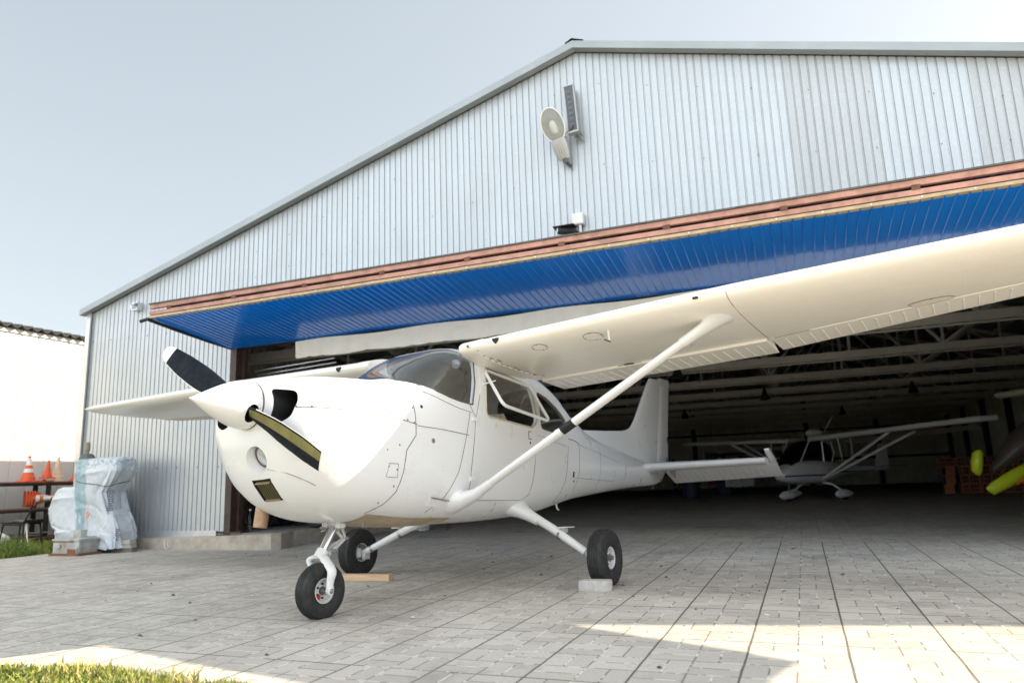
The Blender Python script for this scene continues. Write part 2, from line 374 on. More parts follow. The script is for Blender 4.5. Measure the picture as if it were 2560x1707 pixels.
bp = plate('strut_bracket_plate', -.365, .705, .15, .055, M['white'], tilt=R(6)); bp2 = MB(); bp2.tube([(-.30, yside(-.30,.74)+.008, .742), (-.52, yside(-.52,.72)+.012, .718)], .005, 6); bp2.build('brace_rod', M['steel'], bp)
plate('cargo_latch', -2.63, .97, .03, .055, M['dark']); plate('cargo_keyhole', -2.66, .905, .012, .018, M['dark'])
plate('upper_hinge', -.80, 1.358, .075, .03, M['white'], t=.012); plate('lower_hinge', -.765, .885, .06, .035, M['white'], t=.012)

# ---- left door (slightly proud skin) and its open window
DOOR = [(-.86,1.90),(-.93,1.80),(-.885,1.562),(-.82,1.33),(-.742,.943),(-.745,.80),(-.80,.745),(-.889,.722),(-1.594,.722),(-1.68,.765),(-1.73,1.0),(-1.80,1.30),(-1.845,1.45),(-1.83,1.80),(-1.80,1.88)]
a = MB().loft([ring(x, .0035) for x in xstations(-.6, -2.1)]).build('door', [M['white']], None, 0, True)
boolean(a, MB().loft([ring(x, -.004) for x in xstations(-.55, -2.15)]).build('cut', [M['white']], None, 0, True))
boolean(a, side_prism(DOOR, .2, 1).build('cut', [M['white']], None, 0, True), 'INTERSECT')
boolean(a, side_prism(DOORWIN, .1, 1.2).build('cut', [M['white']], None, 0, True))
a.parent = ac; resmooth(a); door = a; door.name = 'door'
wf = MB()                                            # swung out frame: hinge line at the top, ~35 degrees open
HA, HB = Vector((-1.005, yside(-1.005,1.80)+.006, 1.795)), Vector((-1.775, yside(-1.775,1.75)+.006, 1.745))
A2, B2 = Vector((-.955, .71, 1.475)), Vector((-1.69, .735, 1.405))
FRM = [HA, HB, B2, A2]
def quadring(P, r=.06, k=6):
    out = []; n = len(P)
    for i in range(n):
        p0, p, p1 = P[i-1], P[i], P[(i+1) % n]; q0 = (p0-p).normalized()*r; q1 = (p1-p).normalized()*r
        for j in range(k+1):
            t = j/k; out.append((p+q0)*(1-t)**2 + p*2*t*(1-t) + (p+q1)*t*t)
    return out
qr = quadring([Vector((-1.005,HA.y,1.80)), Vector((-1.775,HB.y,1.752)), Vector((-1.70,.735,1.40)), Vector((-.985,.705,1.475))])
wf.tube(qr + [qr[0], qr[1]], .015, 8, 0, False, .8); wfo = wf.build('window_frame', M['white'], door)
gp = MB(); gp.add(qr, [list(range(len(qr)))]); gp.build('pane', M['glassd'], wfo, 0)
st = MB(); st.tube([(-.935, yside(-.935,1.70)+.0, 1.66), (-1.04, .60, 1.70)], .006, 6); st.build('window_stay', M['white'], wfo)
h = MB(); h.box((-1.665, yside(-1.665,1.29)+.004, 1.29), (.05,.006,.075)); h.box((-1.665, yside(-1.665,1.29)+.008, 1.29), (.038,.006,.06), 1); h.box((-1.665, yside(-1.665,1.225)+.004, 1.222), (.014,.008,.02), 2)
h.build('door_handle', [M['seam'], M['white'], M['dark']], door)
tr_ = MB(); star = []
for i in range(10): star.append((-1.10+(.028 if i % 2 == 0 else .012)*math.sin(i*PI/5), 1.335+(.034 if i % 2 == 0 else .013)*math.cos(i*PI/5)))
tr_.prism(star, lambda x, z: (x, yside(x, z), z), lambda x, z: (x, yside(x, z)+.006, z)); tr_.build('faded_star', paint('faded yellow star', (.62,.60,.45), .5, var=.1), door, 0, True)
gl = MB(); gl.tube([(x, yside(x, z)+.003, z) for x, z in DOORWIN + DOORWIN[:1]], .009, 6, 0, False); gl.build('window_seal', paint('aged seal', (.50,.46,.33), .6), door)
gl = MB(); gl.tube([(x, yside(x, z)+.002, z) for x, z in REARWIN + REARWIN[:1]], .004, 6, 0, False); gl.build('window_seal', M['seam'], body)

# ---- cabin furniture seen through the glass
gs = MB(); gs.loft([[(x, y, 1.535+dz) for y, dz in ((-.44,-.02),(-.3,.02),(0,.03),(.3,.02),(.44,-.02),(.44,-.25),(-.44,-.25))] for x in (-.18,-.36,-.47)]); gs.build('instrument_panel', M['dark'], ac)
for sgn in (1, -1):
    y0 = sgn*.26
    s_ = MB()
    sec = lambda z, w, x, t: [(x, y0-w, z), (x, y0+w, z), (x-t, y0+w, z), (x-t, y0-w, z)]
    s_.loft([[(x0, y0+a*.21, z0+b) for a, b in ((-1,0),(-.9,.05),(.9,.05),(1,0),(.9,-.06),(-.9,-.06))] for x0, z0 in ((-.86,.98),(-.95,1.0),(-1.3,.98))])
    back = []
    for i in range(9):
        t = i/8; z = .98+.50*t; x = -1.30-.16*t; w = (.215-.03*t)*(1 if t < .9 else .8); q = .07-.02*t
        back.append([(x+q*.6*math.cos(2*PI*k/16)+.012*math.cos(8*PI*k/16), y0+w*math.copysign(abs(math.sin(2*PI*k/16))**.7, math.sin(2*PI*k/16)), z) for k in range(16)])
    s_.loft(back); so = s_.build('seat', M['leather'], ac)
    for k in range(-2, 3):
        q_ = MB(); 
        if k == -2:
            for j in range(-2, 3): q_.tube([(-1.285-.16*t+.035, y0+j*.07, 1.0+.46*t) for t in (0,.5,1)], .004, 5)
            fuse(so, q_, M['seam'])
    yk = MB(); yk.tube([(-.47, y0, 1.40), (-.62, y0, 1.40)], .015, 8); yk.tube([(-.62, y0-.13, 1.47), (-.63, y0-.12, 1.39), (-.63, y0, 1.37), (-.63, y0+.12, 1.39), (-.62, y0+.13, 1.47)], .014, 8); yk.build('control_yoke', M['dark'], ac)
bb = MB(); bb.lathe([(.0,0),(.035,.005),(.042,.03),(.03,.07),(.012,.09)], (-.80, .36, 1.83), (-.5,-.2,.3), 16); bb.tube([(-.86,.33,1.84),(-.90,.40,1.77),(-.85,.42,1.75)], .012, 6, 1); bb.tube([(-.84,.42,1.76),(-.85,.44,1.62),(-.80,.42,1.52)], .004, 5, 1)
bb.build('cabin_lamp', [M['lens'], M['dark']], ac)
bb = MB(); bb.lathe([(.0,0),(.02,.005),(.026,.03),(.012,.06)], (-.86, .37, 1.93), (1,.3,-.2), 12); bb.build('air_vent', M['lens'], ac)
bb = MB(); bb.box((-.40, -.06, 1.60), (.08,.11,.055)); bb.build('compass', paint('grey compass case', (.25,.23,.2), .5), ac)

# ---- spinner and propeller
hub = Vector((1.03, PY*.6, 1.336))
sp = MB(); L = .405; prof = [(.150, -.055), (.154, -.05), (.154, .0)]
for i in range(1, 22):
    t = i/21; prof.append((max(.0015, .154*(1-t**1.25)*(1+.16*t*(1-t)) ), .357*t))
sp.lathe(prof, hub + Vector((0, 0, 0)), (1, 0, 0), 48)
spo = sp.build('spinner', M['white'], None, 0, True)
BANG = R(150.6)
for k in range(2):
    a = BANG + PI*k; bd = Vector((0, math.cos(a), math.sin(a))); tn = Vector((0, -math.sin(a), math.cos(a)))
    c = MB(); rings = []
    for rr in (.06, .30):
        rings.append([hub + Vector((.008,0,0)) + bd*rr + Vector((.042*math.cos(2*PI*q/20), 0, 0)) + tn*(.062*math.sin(2*PI*q/20)) for q in range(20)])
    c.loft(rings); boolean(spo, c.build('cut', [M['dark']], None, 0, True))
spo.parent = ac; resmooth(spo, 30)
s2 = MB()
for k in range(14):
    a = R(12+k*360/14); s2.lathe([(.0035,0),(.0035,.002)], hub + Vector((-.035, .1535*math.cos(a), .1535*math.sin(a))), (0, math.cos(a), math.sin(a)), 6)
s2.lathe([(.1500,-.064),(.1552,-.062),(.1552,-.056),(.1500,-.054)], hub, (1,0,0), 48)
fuse(spo, s2, M['screw'])
prop = MB(); prop.lathe([(.055,-.05),(.055,.06)], hub, (1,0,0), 20); prop = prop.build('propeller', M['bladeblack'], ac)
for k in range(2):
    a = BANG + PI*k; bd = Vector((0, math.cos(a), math.sin(a))); tn = Vector((0, -math.sin(a), math.cos(a)))
    tip = .985 if k == 0 else .935
    m = MB(); rings = []; N = 20; tlist = [0, .06, .12, .2, .3, .4, .5, .6, .7, .8, .88, .889, .94, .97, .985, 1.0]
    for t in tlist:
        r = .05 + (tip-.05)*t
        ch = np.interp(t, [0,.08,.2,.45,.7,.88,.95,.985,1], [.055,.095,.145,.172,.160,.130,.108,.080,.03])
        th = np.interp(t, [0,.1,.25,.5,.8,1], [.055,.045,.03,.018,.012,.004])
        pit = R(np.interp(t, [0,.15,.4,.7,1], [52,44,31,22,15]))
        # chord direction turns from the rotation plane towards the flight axis; leading edge leads in rotation
        cd = tn*math.cos(pit) + Vector((1,0,0))*math.sin(pit); nn = Vector((1,0,0))*math.cos(pit) - tn*math.sin(pit)
        rg_ = []
        for q in range(N):
            al = 2*PI*q/N; cx_ = math.cos(al); sx = math.sin(al)
            rg_.append(hub + bd*r + cd*(ch*(.5*cx_+.06)) + nn*(th*.5*sx*(1-.25*cx_)*(1.25 if sx > 0 else .75)))
        rings.append(rg_)
    n0 = len(m.f); m.loft(rings)
    for i in range(len(rings)-1):
        for j in range(N):
            ti = tlist[i]; al = 360*(j+.5)/N
            mi = 1 if ti >= .885 else (2 if (al < 27 or al > 333) and ti > .12 else 0)
            if k == 1 and ti < .885 and ti > .1 and 30 < al < 85: mi = 3  # face strip that carries the painted olive reflection
            m.m[n0+i*N+j] = mi
    m.m[-1] = 1
    m.build('blade', [M['bladeblack'], M['bladewhite'], M['bladewhite'], M['olive']], prop, 50, True)

# ---- wings
def af(xc, m_=.02, p_=.4, t_=.12):
    yt = 5*t_*(.2969*math.sqrt(max(xc,0))-.126*xc-.3516*xc**2+.2843*xc**3-.1036*xc**4)
    yc = m_/p_**2*(2*p_*xc-xc*xc) if xc < p_ else m_/(1-p_)**2*((1-2*p_)+2*p_*xc-xc*xc)
    return yc+yt, yc-yt
WC = .72
def wgeo(Y):
    t = max(0, (Y-2.68)/(5.40-2.68)); return -.66-.14*t, 1.925+.0302*(Y-.6), 1.63-.49*t, R(3.6-1.6*t)
def wpt(Y, xc, zc):
    x0, z0, c, i = wgeo(Y); return (x0 - c*(xc*math.cos(i)+zc*math.sin(i)*-1*0) , 0, z0 + c*(zc*math.cos(i) - xc*math.sin(i)))
def wing_ring(Y, s, th=1.0, n=18, aft=WC, grow=0.0):
    xs = [aft*(.5-.5*math.cos(PI*k/n)) for k in range(n+1)]
    up = [(x, af(x)[0]) for x in reversed(xs)]; lo = [(x, af(x)[1]) for x in xs[1:]]
    out = []
    for x, z in up + lo:
        mid = sum(af(x))/2; z = mid + (z-mid)*(th+grow); p = wpt(Y, x - (grow*.02 if x < .1 else 0), z); out.append((p[0], s*Y, p[2]))
    return out
def wlow(Y, xc, d=0.0):
    p = wpt(Y, xc, af(xc)[1]); return Vector((p[0], Y, p[2]-d))
def wlow_x(Y, x, d=0.0):
    x0, z0, c, i = wgeo(Y); return wlow(Y, min(WC, max(.005, (x0-x)/c/math.cos(i))), d)
def panel(Y0, Y1, s, name, droop, par, drop=.0, extra=0.0):
    m = MB(); rings = []
    for Y in np.linspace(Y0, Y1, 7):
        x0, z0, c, i = wgeo(Y); sec = []
        xs = [WC+.006+(.998-WC-.006)*k/8 for k in range(9)]
        zu = [af(x)[0] for x in xs]; zl = [af(x)[1] for x in xs]
        nose = [(WC-.004, (zu[0]+zl[0])/2 + (zu[0]-zl[0])*.5*q) for q in (.6, 0, -.6)]
        pts = [(x, z) for x, z in zip(reversed(xs), reversed(zu))] + nose + list(zip(xs, zl))
        hx, hz = WC, zl[0]
        for x, z in pts:
            dx, dz = x-hx, z-hz; ca, sa = math.cos(droop), math.sin(droop)
            x2, z2 = hx+dx*ca+dz*sa, hz-dx*sa+dz*ca
            p = wpt(Y, x2+extra, z2-drop); sec.append((p[0], s*Y, p[2]))
        rings.append(sec)
    m.loft(rings)
    # stamped beads across the lower skin
    k = int((Y1-Y0)/.092)
    for j in range(1, k):
        Y = Y0+(Y1-Y0)*j/k; pts = []
        for x in (WC+.055, WC+.12, .985):
            z = af(x)[1]; dx, dz = x-WC, z-af(WC+.006)[1]; ca, sa = math.cos(droop), math.sin(droop)
            p = wpt(Y, WC+dx*ca+dz*sa+extra, af(WC+.006)[1]-dx*sa+dz*ca-drop); pts.append((p[0], s*Y, p[2]-.001))
        m.tube(pts, .0042, 5, 1)
    return m.build(name, [M['wing'], M['bead']], par, 40, True)
for s in (1, -1):
    Ys = [.53,.66,.9,1.3,1.8,2.3,2.66,2.70,3.2,3.8,4.4,5.0,5.28]
    m = MB(); m.loft([wing_ring(Y, s) for Y in Ys] + [wing_ring(5.36, s, .86), wing_ring(5.42, s, .6), wing_ring(5.45, s, .3)])
    w = m.build('wing', M['wing'], ac, 40, True)
    if s == -1: w['label'] = 'far wing seen beyond the nose and lit corrugated wall'
    tp = MB(); rg2 = []
    for Y, th in ((5.24,1.0),(5.36,.84),(5.42,.55),(5.45,.2)):
        x0, z0, c, i = wgeo(Y); pts = []
        xs = [WC+(1-WC)*k/6 for k in range(7)]
        for x, z in [(x, af(x)[0]) for x in reversed(xs)] + [(x, af(x)[1]) for x in xs[:-1]]:
            mid = sum(af(x))/2; p = wpt(Y, x, mid+(z-mid)*th); pts.append((p[0], s*Y, p[2]))
        rg2.append(pts)
    tp.loft(rg2); tp.build('wing_tip', M['wing'], w, 40, True)
    panel(.60, 2.655, s, 'flap', R(2.5), w, .010); panel(2.69, 5.22, s, 'aileron', R(2), w, .002)
    rc = MB(); rc.loft([wing_ring(Y, s, 1.0, 18, .62, .05) for Y in (.50,.58,.655)]); rco = rc.build('root_fairing', M['wing'], w, 40, True)
    # lower skin lines
    L_ = MB()
    L_.tube([(lambda p: (p.x, s*p.y, p.z))(wlow(2.675, x, .0012)) for x in (.0005,.01,.03,.08,.2,.4,.6,.72)], .0018, 5)
    fuse(w, L_, M['seam'])
    rv = MB()
    def wr(Y0, Y1, xa, xb, st, r=.0032):
        k = max(1, int(math.hypot(Y1-Y0, (xb-xa)*1.6)/st))
        for q in range(k+1):
            p = wlow(Y0+(Y1-Y0)*q/k, xa+(xb-xa)*q/k, -.001); rv.lathe([(r,.002),(r*.9,-.0015)], (p.x, s*p.y, p.z), (0,0,1), 6)
    wr(.75,5.2,.27,.27,.032); 
    if s > 0:
        wr(.75,5.2,.10,.10,.045); wr(.75,5.2,.60,.60,.045)
        for Y in (1.15,1.62,2.1,2.64,3.1,3.55,4.0,4.4): wr(Y,Y,.12,.68,.035)
    fuse(w, rv, M['rivet'])
    if s > 0:
        for Y, x, r, el in ((1.156,-.836,.062,1),(1.617,-.842,.075,1),(1.487,-1.99,.085,1.3),(2.85,-1.95,.085,1.6),(3.81,-1.687,.085,1.7)):
            c_ = MB(); P = [wlow_x(Y+el*r*math.sin(2*PI*k/28), x+r*math.cos(2*PI*k/28), .0035) for k in range(28)]
            c_.add(P, [list(range(28))]); c_.tube(P + P[:2], .0016, 4, 1, False)
            for k in range(0, 28, 7): c_.lathe([(.004,.0),(.004,-.003)], P[k]*.86 + wlow_x(Y, x, .0035)*.14, (0,0,1), 6, 2)
            c_.build('inspection_cover', [M['wing'], M['seam'], M['screw']], w, 0)
        t = MB(); p = wlow_x(1.487, -1.99, .006); t.box(p, (.05,.085,.004)); t.build('fuel_vent_screen', M['dark'], w)
        pt = MB(); p = wlow_x(1.76, -.80, -.005); pt.loft([[(p.x+.018*math.cos(a)-dx, p.y+.006*math.sin(a), p.z-dz) for a in [2*PI*k/10 for k in range(10)]] for dx, dz in ((0,0),(.008,.05),(.012,.085))])
        pt.tube([(p.x-.02, p.y, p.z-.082), (p.x+.10, p.y, p.z-.086)], [.008,.0065], 8, 1); pt.build('pitot_tube', [M['white'], M['steel']], w)
        scw = MB()
        for k in range(11):
            Y = .665; xc = .02+.055*k; p = wlow(Y, xc, .004); scw.lathe([(.006,.003),(.006,-.001)], (p.x, s*p.y, p.z), (0,0,1), 7)
        for Y, z in ((.60,.03),): pass
        p = wpt(.60, 0, 0); scw.lathe([(.011,0),(.011,.01)], (p[0]+.012, .60, p[2]-.0), (1,0,0), 10)
        fuse(rco, scw, M['screw'])
        tri = MB(); p = wpt(.86, 0, 0); tri.prism([(.825,.022),(.885,.022),(.885,.0),(.855,-.022),(.83,-.0)], lambda y, z: (p[0]-.02, y, p[2]+z), lambda y, z: (p[0]+.004, y, p[2]+z)); tri.build('air_scoop', M['dark'], w, 0, True)
        sv = MB(); p = wpt(2.47, 0, 0); sv.box((p[0]+.001, 2.47, p[2]-.008), (.02,.035,.014)); sv.build('stall_vane', M['dark'], w)
        st = MB()
        for (Y, x, r) in ((3.82,-1.80,.018),(3.9,-1.79,.02),(3.86,-1.80,.014),(3.97,-1.76,.012)):
            P = [wlow_x(Y+r*1.6*math.sin(2*PI*k/9)*(1+.4*math.sin(3*k)), x+r*.6*math.cos(2*PI*k/9), .002) for k in range(9)]; st.add(P, [list(range(9))])
        fuse(w, st, paint('rust', (.20,.09,.03), .8))
        rs = MB()
        for k in range(10):
            Y = .69+.02*math.sin(k*2.3); xc = .12+.055*k; r = .012+.006*math.sin(k*1.7); P = [wlow(Y+r*.5*math.sin(2*PI*q/8), xc+r*1.6*math.cos(2*PI*q/8), .0022) for q in range(8)]; rs.add(P, [list(range(8))])
        fuse(w, rs, paint('brown grime', (.42,.29,.14), .8, var=.3, scale=20))
    else:
        tri = MB(); p = wpt(.86, 0, 0); tri.prism([(-.825,.022),(-.885,.022),(-.885,.0),(-.855,-.022),(-.83,-.0)], lambda y, z: (p[0]-.02, y, p[2]+z), lambda y, z: (p[0]+.004, y, p[2]+z)); tri.build('air_scoop', M['dark'], w, 0, True)
    # lift strut
    A = Vector((-.66, s*.545, .715)); B = Vector((-1.02, s*2.50, 1.905))
    ax = (B-A).normalized(); up = Vector((1,0,0)); stt = MB()
    P0, P1 = A + ax*.05, B - ax*.10
    stt.tube([P0.lerp(P1, t) for t in (0,.25,.5,.75,1)], [.050,.052,.052,.052,.050], 20, 0, True, .55, up)
    strut = stt.build('wing_strut', M['white'], ac)
    if s == -1: strut['label'] = 'far side wing strut mostly hidden behind the nose'
    for t in (.335, .385):
        col = MB(); q = A.lerp(B, t); col.tube([q, q+ax*.014], .0555, 20, 0, True, .6, up); col.build('strut_collar', M['white'], strut)
    bd_ = MB(); q = A.lerp(B, .402); bd_.tube([q, q+ax*.11], .0533, 20, 0, True, .58, up)
    for f_ in range(len(bd_.f)): pass
    bdo = bd_.build('black_band', M['dark'], strut)
    f1 = MB(); rr = []
    for t, rx, rz in ((-.03,.105,.095),(.0,.10,.09),(.04,.078,.066),(.10,.062,.042),(.17,.056,.034),(.24,.055,.033)):
        c = A + ax*t; d_ = Vector((1,0,0)); d_ = (d_-ax*d_.dot(ax)).normalized(); e_ = ax.cross(d_)
        blend = max(0, 1-(t+.03)/.12); pl = []
        for k in range(24):
            a_ = 2*PI*k/24; p = c + d_*(rx*math.cos(a_)) + e_*(rz*math.sin(a_))
            flat = Vector((A.x+.02 + rx*1.0*math.cos(a_), 0, A.z + rz*1.05*math.sin(a_)*(-1 if s > 0 else -1)))
            if blend > 0:
                fy = yside(flat.x, flat.z)-.004; fl_ = Vector((flat.x, s*fy, flat.z)); p = p.lerp(fl_, blend)
            pl.append(p)
        rr.append(pl)
    f1.loft(rr); f1.build('lower_fairing', M['white'], strut, 60, True)
    f2 = MB(); rr = []
    for t, g_ in ((-.30,0.0),(-.2,.12),(-.13,.35),(-.08,.65),(-.05,.9),(-.04,1.0)):
        c = B + ax*t; d_ = Vector((1,0,0)); d_ = (d_-ax*d_.dot(ax)).normalized(); e_ = ax.cross(d_); pl = []
        for k in range(24):
            a_ = 2*PI*k/24; p = c + d_*(.056*math.cos(a_)) + e_*(.034*math.sin(a_))
            wx, wy = -1.03+.15*math.cos(a_), abs(B.y)+.0+.12*math.sin(a_)*(1 if s > 0 else 1)
            wp = wlow_x(wy, wx, .0); wp = Vector((wp.x, s*wy, wp.z+.002-.03*(1-g_)))
            pl.append(p.lerp(wp, g_**1.3))
        rr.append(pl)
    f2.loft(rr); f2o = f2.build('upper_fairing', M['white'], strut, 60, True)
    if s > 0:
        q = MB(); q.tube([B-ax*.24+Vector((-.03,0,-.035)), B-ax*.235+Vector((-.05,0,-.065)), B-ax*.21+Vector((-.045,0,-.06))], .006, 6); q.build('tie_down_ring', M['steel'], strut)

# ---- tail
def tailsurf(name, pts_root, pts_tip, th0, th1, parent, axis, n=10, mats=None):
    """pts = (lead, trail) positions; axis = thickness direction"""
    m = MB(); rings = []
    for t in np.linspace(0, 1, 6):
        Lp = Vector(pts_root[0]).lerp(Vector(pts_tip[0]), t); Tp = Vector(pts_root[1]).lerp(Vector(pts_tip[1]), t); th = th0+(th1-th0)*t
        rg_ = []
        prof = [(0,0),(.02,.35),(.08,.7),(.25,1),(.5,.92),(.8,.65),(1,.3)] if pts_root[2] == 'le' else [(0,.75),(.1,1),(.4,.7),(.8,.28),(1,.06)]
        for c_, h_ in prof: rg_.append(Lp.lerp(Tp, c_) + Vector(axis)*(th*.5*h_))
        for c_, h_ in reversed(prof[1:] if pts_root[2] == 'le' else prof): rg_.append(Lp.lerp(Tp, c_) - Vector(axis)*(th*.5*h_))
        rings.append(rg_)
    m.loft(rings); return m
fin = MB()
# dorsal fin + vertical fin as one outline with thickness
outl = [(-3.62,1.515),(-3.83,1.556),(-4.4,1.590),(-5.0,1.635),(-5.18,1.662),(-5.30,1.70),(-5.40,1.765),(-5.52,1.87),(-5.72,2.07),(-5.96,2.31),(-6.12,2.47),(-6.16,2.50),(-6.60,2.545),(-6.42,2.0),(-6.12,1.16),(-5.4,1.25),(-4.7,1.32),(-4.0,1.40),(-3.62,1.47)]
def fth(x, z): return min(.062, .010+.028*max(0, (-5.05-x))/.5*1.0) if x > -5.6 else .055-.014*max(0, z-1.7)/.8
lead = [(-3.60,1.50),(-3.83,1.556),(-4.4,1.590),(-5.0,1.635),(-5.18,1.662),(-5.30,1.70),(-5.40,1.765),(-5.52,1.87),(-5.72,2.07),(-5.96,2.31),(-6.12,2.465),(-6.19,2.515)]
trail = [(-3.62,1.46),(-4.0,1.36),(-4.7,1.28),(-5.3,1.20),(-5.7,1.17),(-6.0,1.16),(-6.12,1.16),(-6.20,1.38),(-6.30,1.66),(-6.42,2.0),(-6.52,2.28),(-6.60,2.54)]
rings = []
for (lx_, lz), (tx_, tz) in zip(lead, trail):
    Lp, Tp = Vector((lx_, 0, lz)), Vector((tx_, 0, tz)); rg_ = []; big = min(1, max(.25, (-4.6-lx_)/.9))
    th = .10*big*(1-.35*max(0, (lz-1.7)/.8))
    prof = [(0,.0),(.03,.35),(.1,.68),(.3,1),(.6,.95),(1,.75)]
    for c_, h_ in prof: rg_.append(Lp.lerp(Tp, c_) + Vector((0, th*.5*h_, 0)))
    for c_, h_ in reversed(prof[1:]): rg_.append(Lp.lerp(Tp, c_) - Vector((0, th*.5*h_, 0)))
    rings.append(rg_)
fin.loft(rings); fino = fin.build('fin', M['white'], ac, 45, True)
rud = MB(); rings = []
for (hx, hz), (tx_, tz), th in [((-6.10,.965),(-6.36,1.0),.05),((-6.125,1.13),(-6.70,1.22),.075),((-6.22,1.40),(-6.76,1.52),.08),((-6.335,1.75),(-6.83,1.80),.075),((-6.47,2.15),(-6.93,2.16),.065),((-6.56,2.42),(-7.02,2.46),.055),((-6.61,2.55),(-7.06,2.57),.045),((-6.63,2.585),(-7.05,2.60),.02)]:
    H_, T_ = Vector((hx-.012, 0, hz)), Vector((tx_, 0, tz)); rg_ = []
    for c_, h_ in [(0,.7),(.1,1),(.4,.72),(.8,.3),(1,.08)]: rg_.append(H_.lerp(T_, c_) + Vector((0, th*.5*h_, 0)))
    for c_, h_ in [(1,.08),(.8,.3),(.4,.72),(.1,1),(0,.7)]: rg_.append(H_.lerp(T_, c_) - Vector((0, th*.5*h_, 0)))
    rings.append(rg_)
rud.loft(rings); rudo = rud.build('rudder', M['white'], ac, 45, True)
tl = MB(); tl.box((-6.30,0,1.02), (.05,.03,.03)); tl.build('tail_lamp', M['lens'], rudo)
rh = MB()
for z, x in ((1.30,-6.60),(1.62,-6.70)): rh.box((x, .03, z), (.012,.012,.10))
fuse(rudo, rh, M['seam'])
for s in (1, -1):
    m = tailsurf('x', ((-5.43,s*.06,1.168),(-6.02,s*.06,1.15),'le'), ((-5.70,s*1.66,1.172),(-6.02,s*1.66,1.15),'le'), .125, .085, None, (0,0,1))
    hs = m.build('stabilizer', M['white'], ac, 40, True)
    el = MB(); rings = []; D_ = R(27)
    def epnt(Y, c_, zz): 
        ch = .42-.03*Y; return Vector((-6.035-ch*c_*math.cos(D_)+zz*math.sin(D_)*0, s*Y, 1.148-ch*c_*math.sin(D_)+zz))
    for Y in (.20,.5,.9,1.3,1.64,1.70,1.735):
        th = .07 if Y < 1.7 else .05; rg_ = []
        for c_, h_ in [(-.03,.7),(.08,1),(.5,.55),(.9,.16),(1,.06)]: rg_.append(epnt(Y, c_, th*.5*h_))
        for c_, h_ in [(1,.06),(.9,.16),(.5,.55),(.08,1),(-.03,.7)]: rg_.append(epnt(Y, c_, -th*.5*h_))
        rings.append(rg_)
    el.loft(rings)
    for j in range(1, 17):
        Y = .22+1.42*j/17; el.tube([epnt(Y, c_, -.035*h_-.001) for c_, h_ in ((.12,.98),(.5,.57),(.95,.14))], .0042, 5, 1)
    eo = el.build('elevator', [M['white'], M['bead']], ac, 40, True)
    hn = MB(); rings = []                              # balance horn outboard of the stabilizer, tilted up as the elevator droops
    for Y in (1.672, 1.70, 1.735):
        rg_ = []
        for (dx, dz), h_ in zip([(.33,.155),(.28,.135),(.1,.05),(-.02,0)], (.25,.8,1,1)): rg_.append(Vector((-6.03+dx, s*Y, 1.148+dz+.03*h_)))
        for (dx, dz), h_ in zip(reversed([(.33,.155),(.28,.135),(.1,.05),(-.02,0)]), (1,1,.8,.25)): rg_.append(Vector((-6.03+dx, s*Y, 1.148+dz-.03*h_)))
        rings.append(rg_)
    hn.loft(rings); hn.build('balance_horn', M['white'], eo, 40, True)
    if s > 0:
        hg_ = MB(); hg_.box((-6.02, .30, 1.10), (.05,.03,.07)); hg_.box((-6.05,.32,1.07), (.03,.03,.10)); hg_.build('hinge_bracket', M['steel'], eo)
tie = MB(); tie.tube([(-6.0,0,.945),(-6.03,0,.90),(-5.98,0,.90)], .006, 6); tie.build('tail_tie_ring', M['steel'], body)
an = MB(); an.loft([[(-3.0+.02*math.cos(a)-dx, .05+.007*math.sin(a), .705-dz) for a in [2*PI*k/8 for k in range(8)]] for dx, dz in ((0,0),(.01,.05),(.05,.08))]); an.build('belly_antenna', M['white'], body)
an = MB(); an.tube([(-1.0,.1,.57),(-1.02,.1,.50)], .03, 8, 0, True, .3); an.build('drain_fairing', M['dark'], body)
bk = MB(); rings = []
for x in np.linspace(.22, -.72, 10):
    rings.append([(x, y, zbot(x, y) - .004 - .012*math.sin(PI*min(1, max(0, (.22-x)/.94)))*(1-abs(y)/.36)) for y in np.linspace(-.34, .34, 9)])
bk.loft(rings, False, 0, False); bk.build('belly_panel', M['belly'], body, 40)
hk = MB(); hk.tube([(.12,.22,zbot(.12,.22)),(.13,.22,zbot(.12,.22)-.04),(.10,.22,zbot(.12,.22)-.045),(.09,.22,zbot(.12,.22)-.02)], .006, 6); hk.build('tie_hook', M['steel'], body)
ep = MB(); ep.lathe([(.046,.0),(.047,.02),(.046,.28),(.041,.282),(.040,.05)], (.575,-.30,.575), (-.12,0,1), 24); ep.build('exhaust_pipe', M['pipe'], ac, 40)

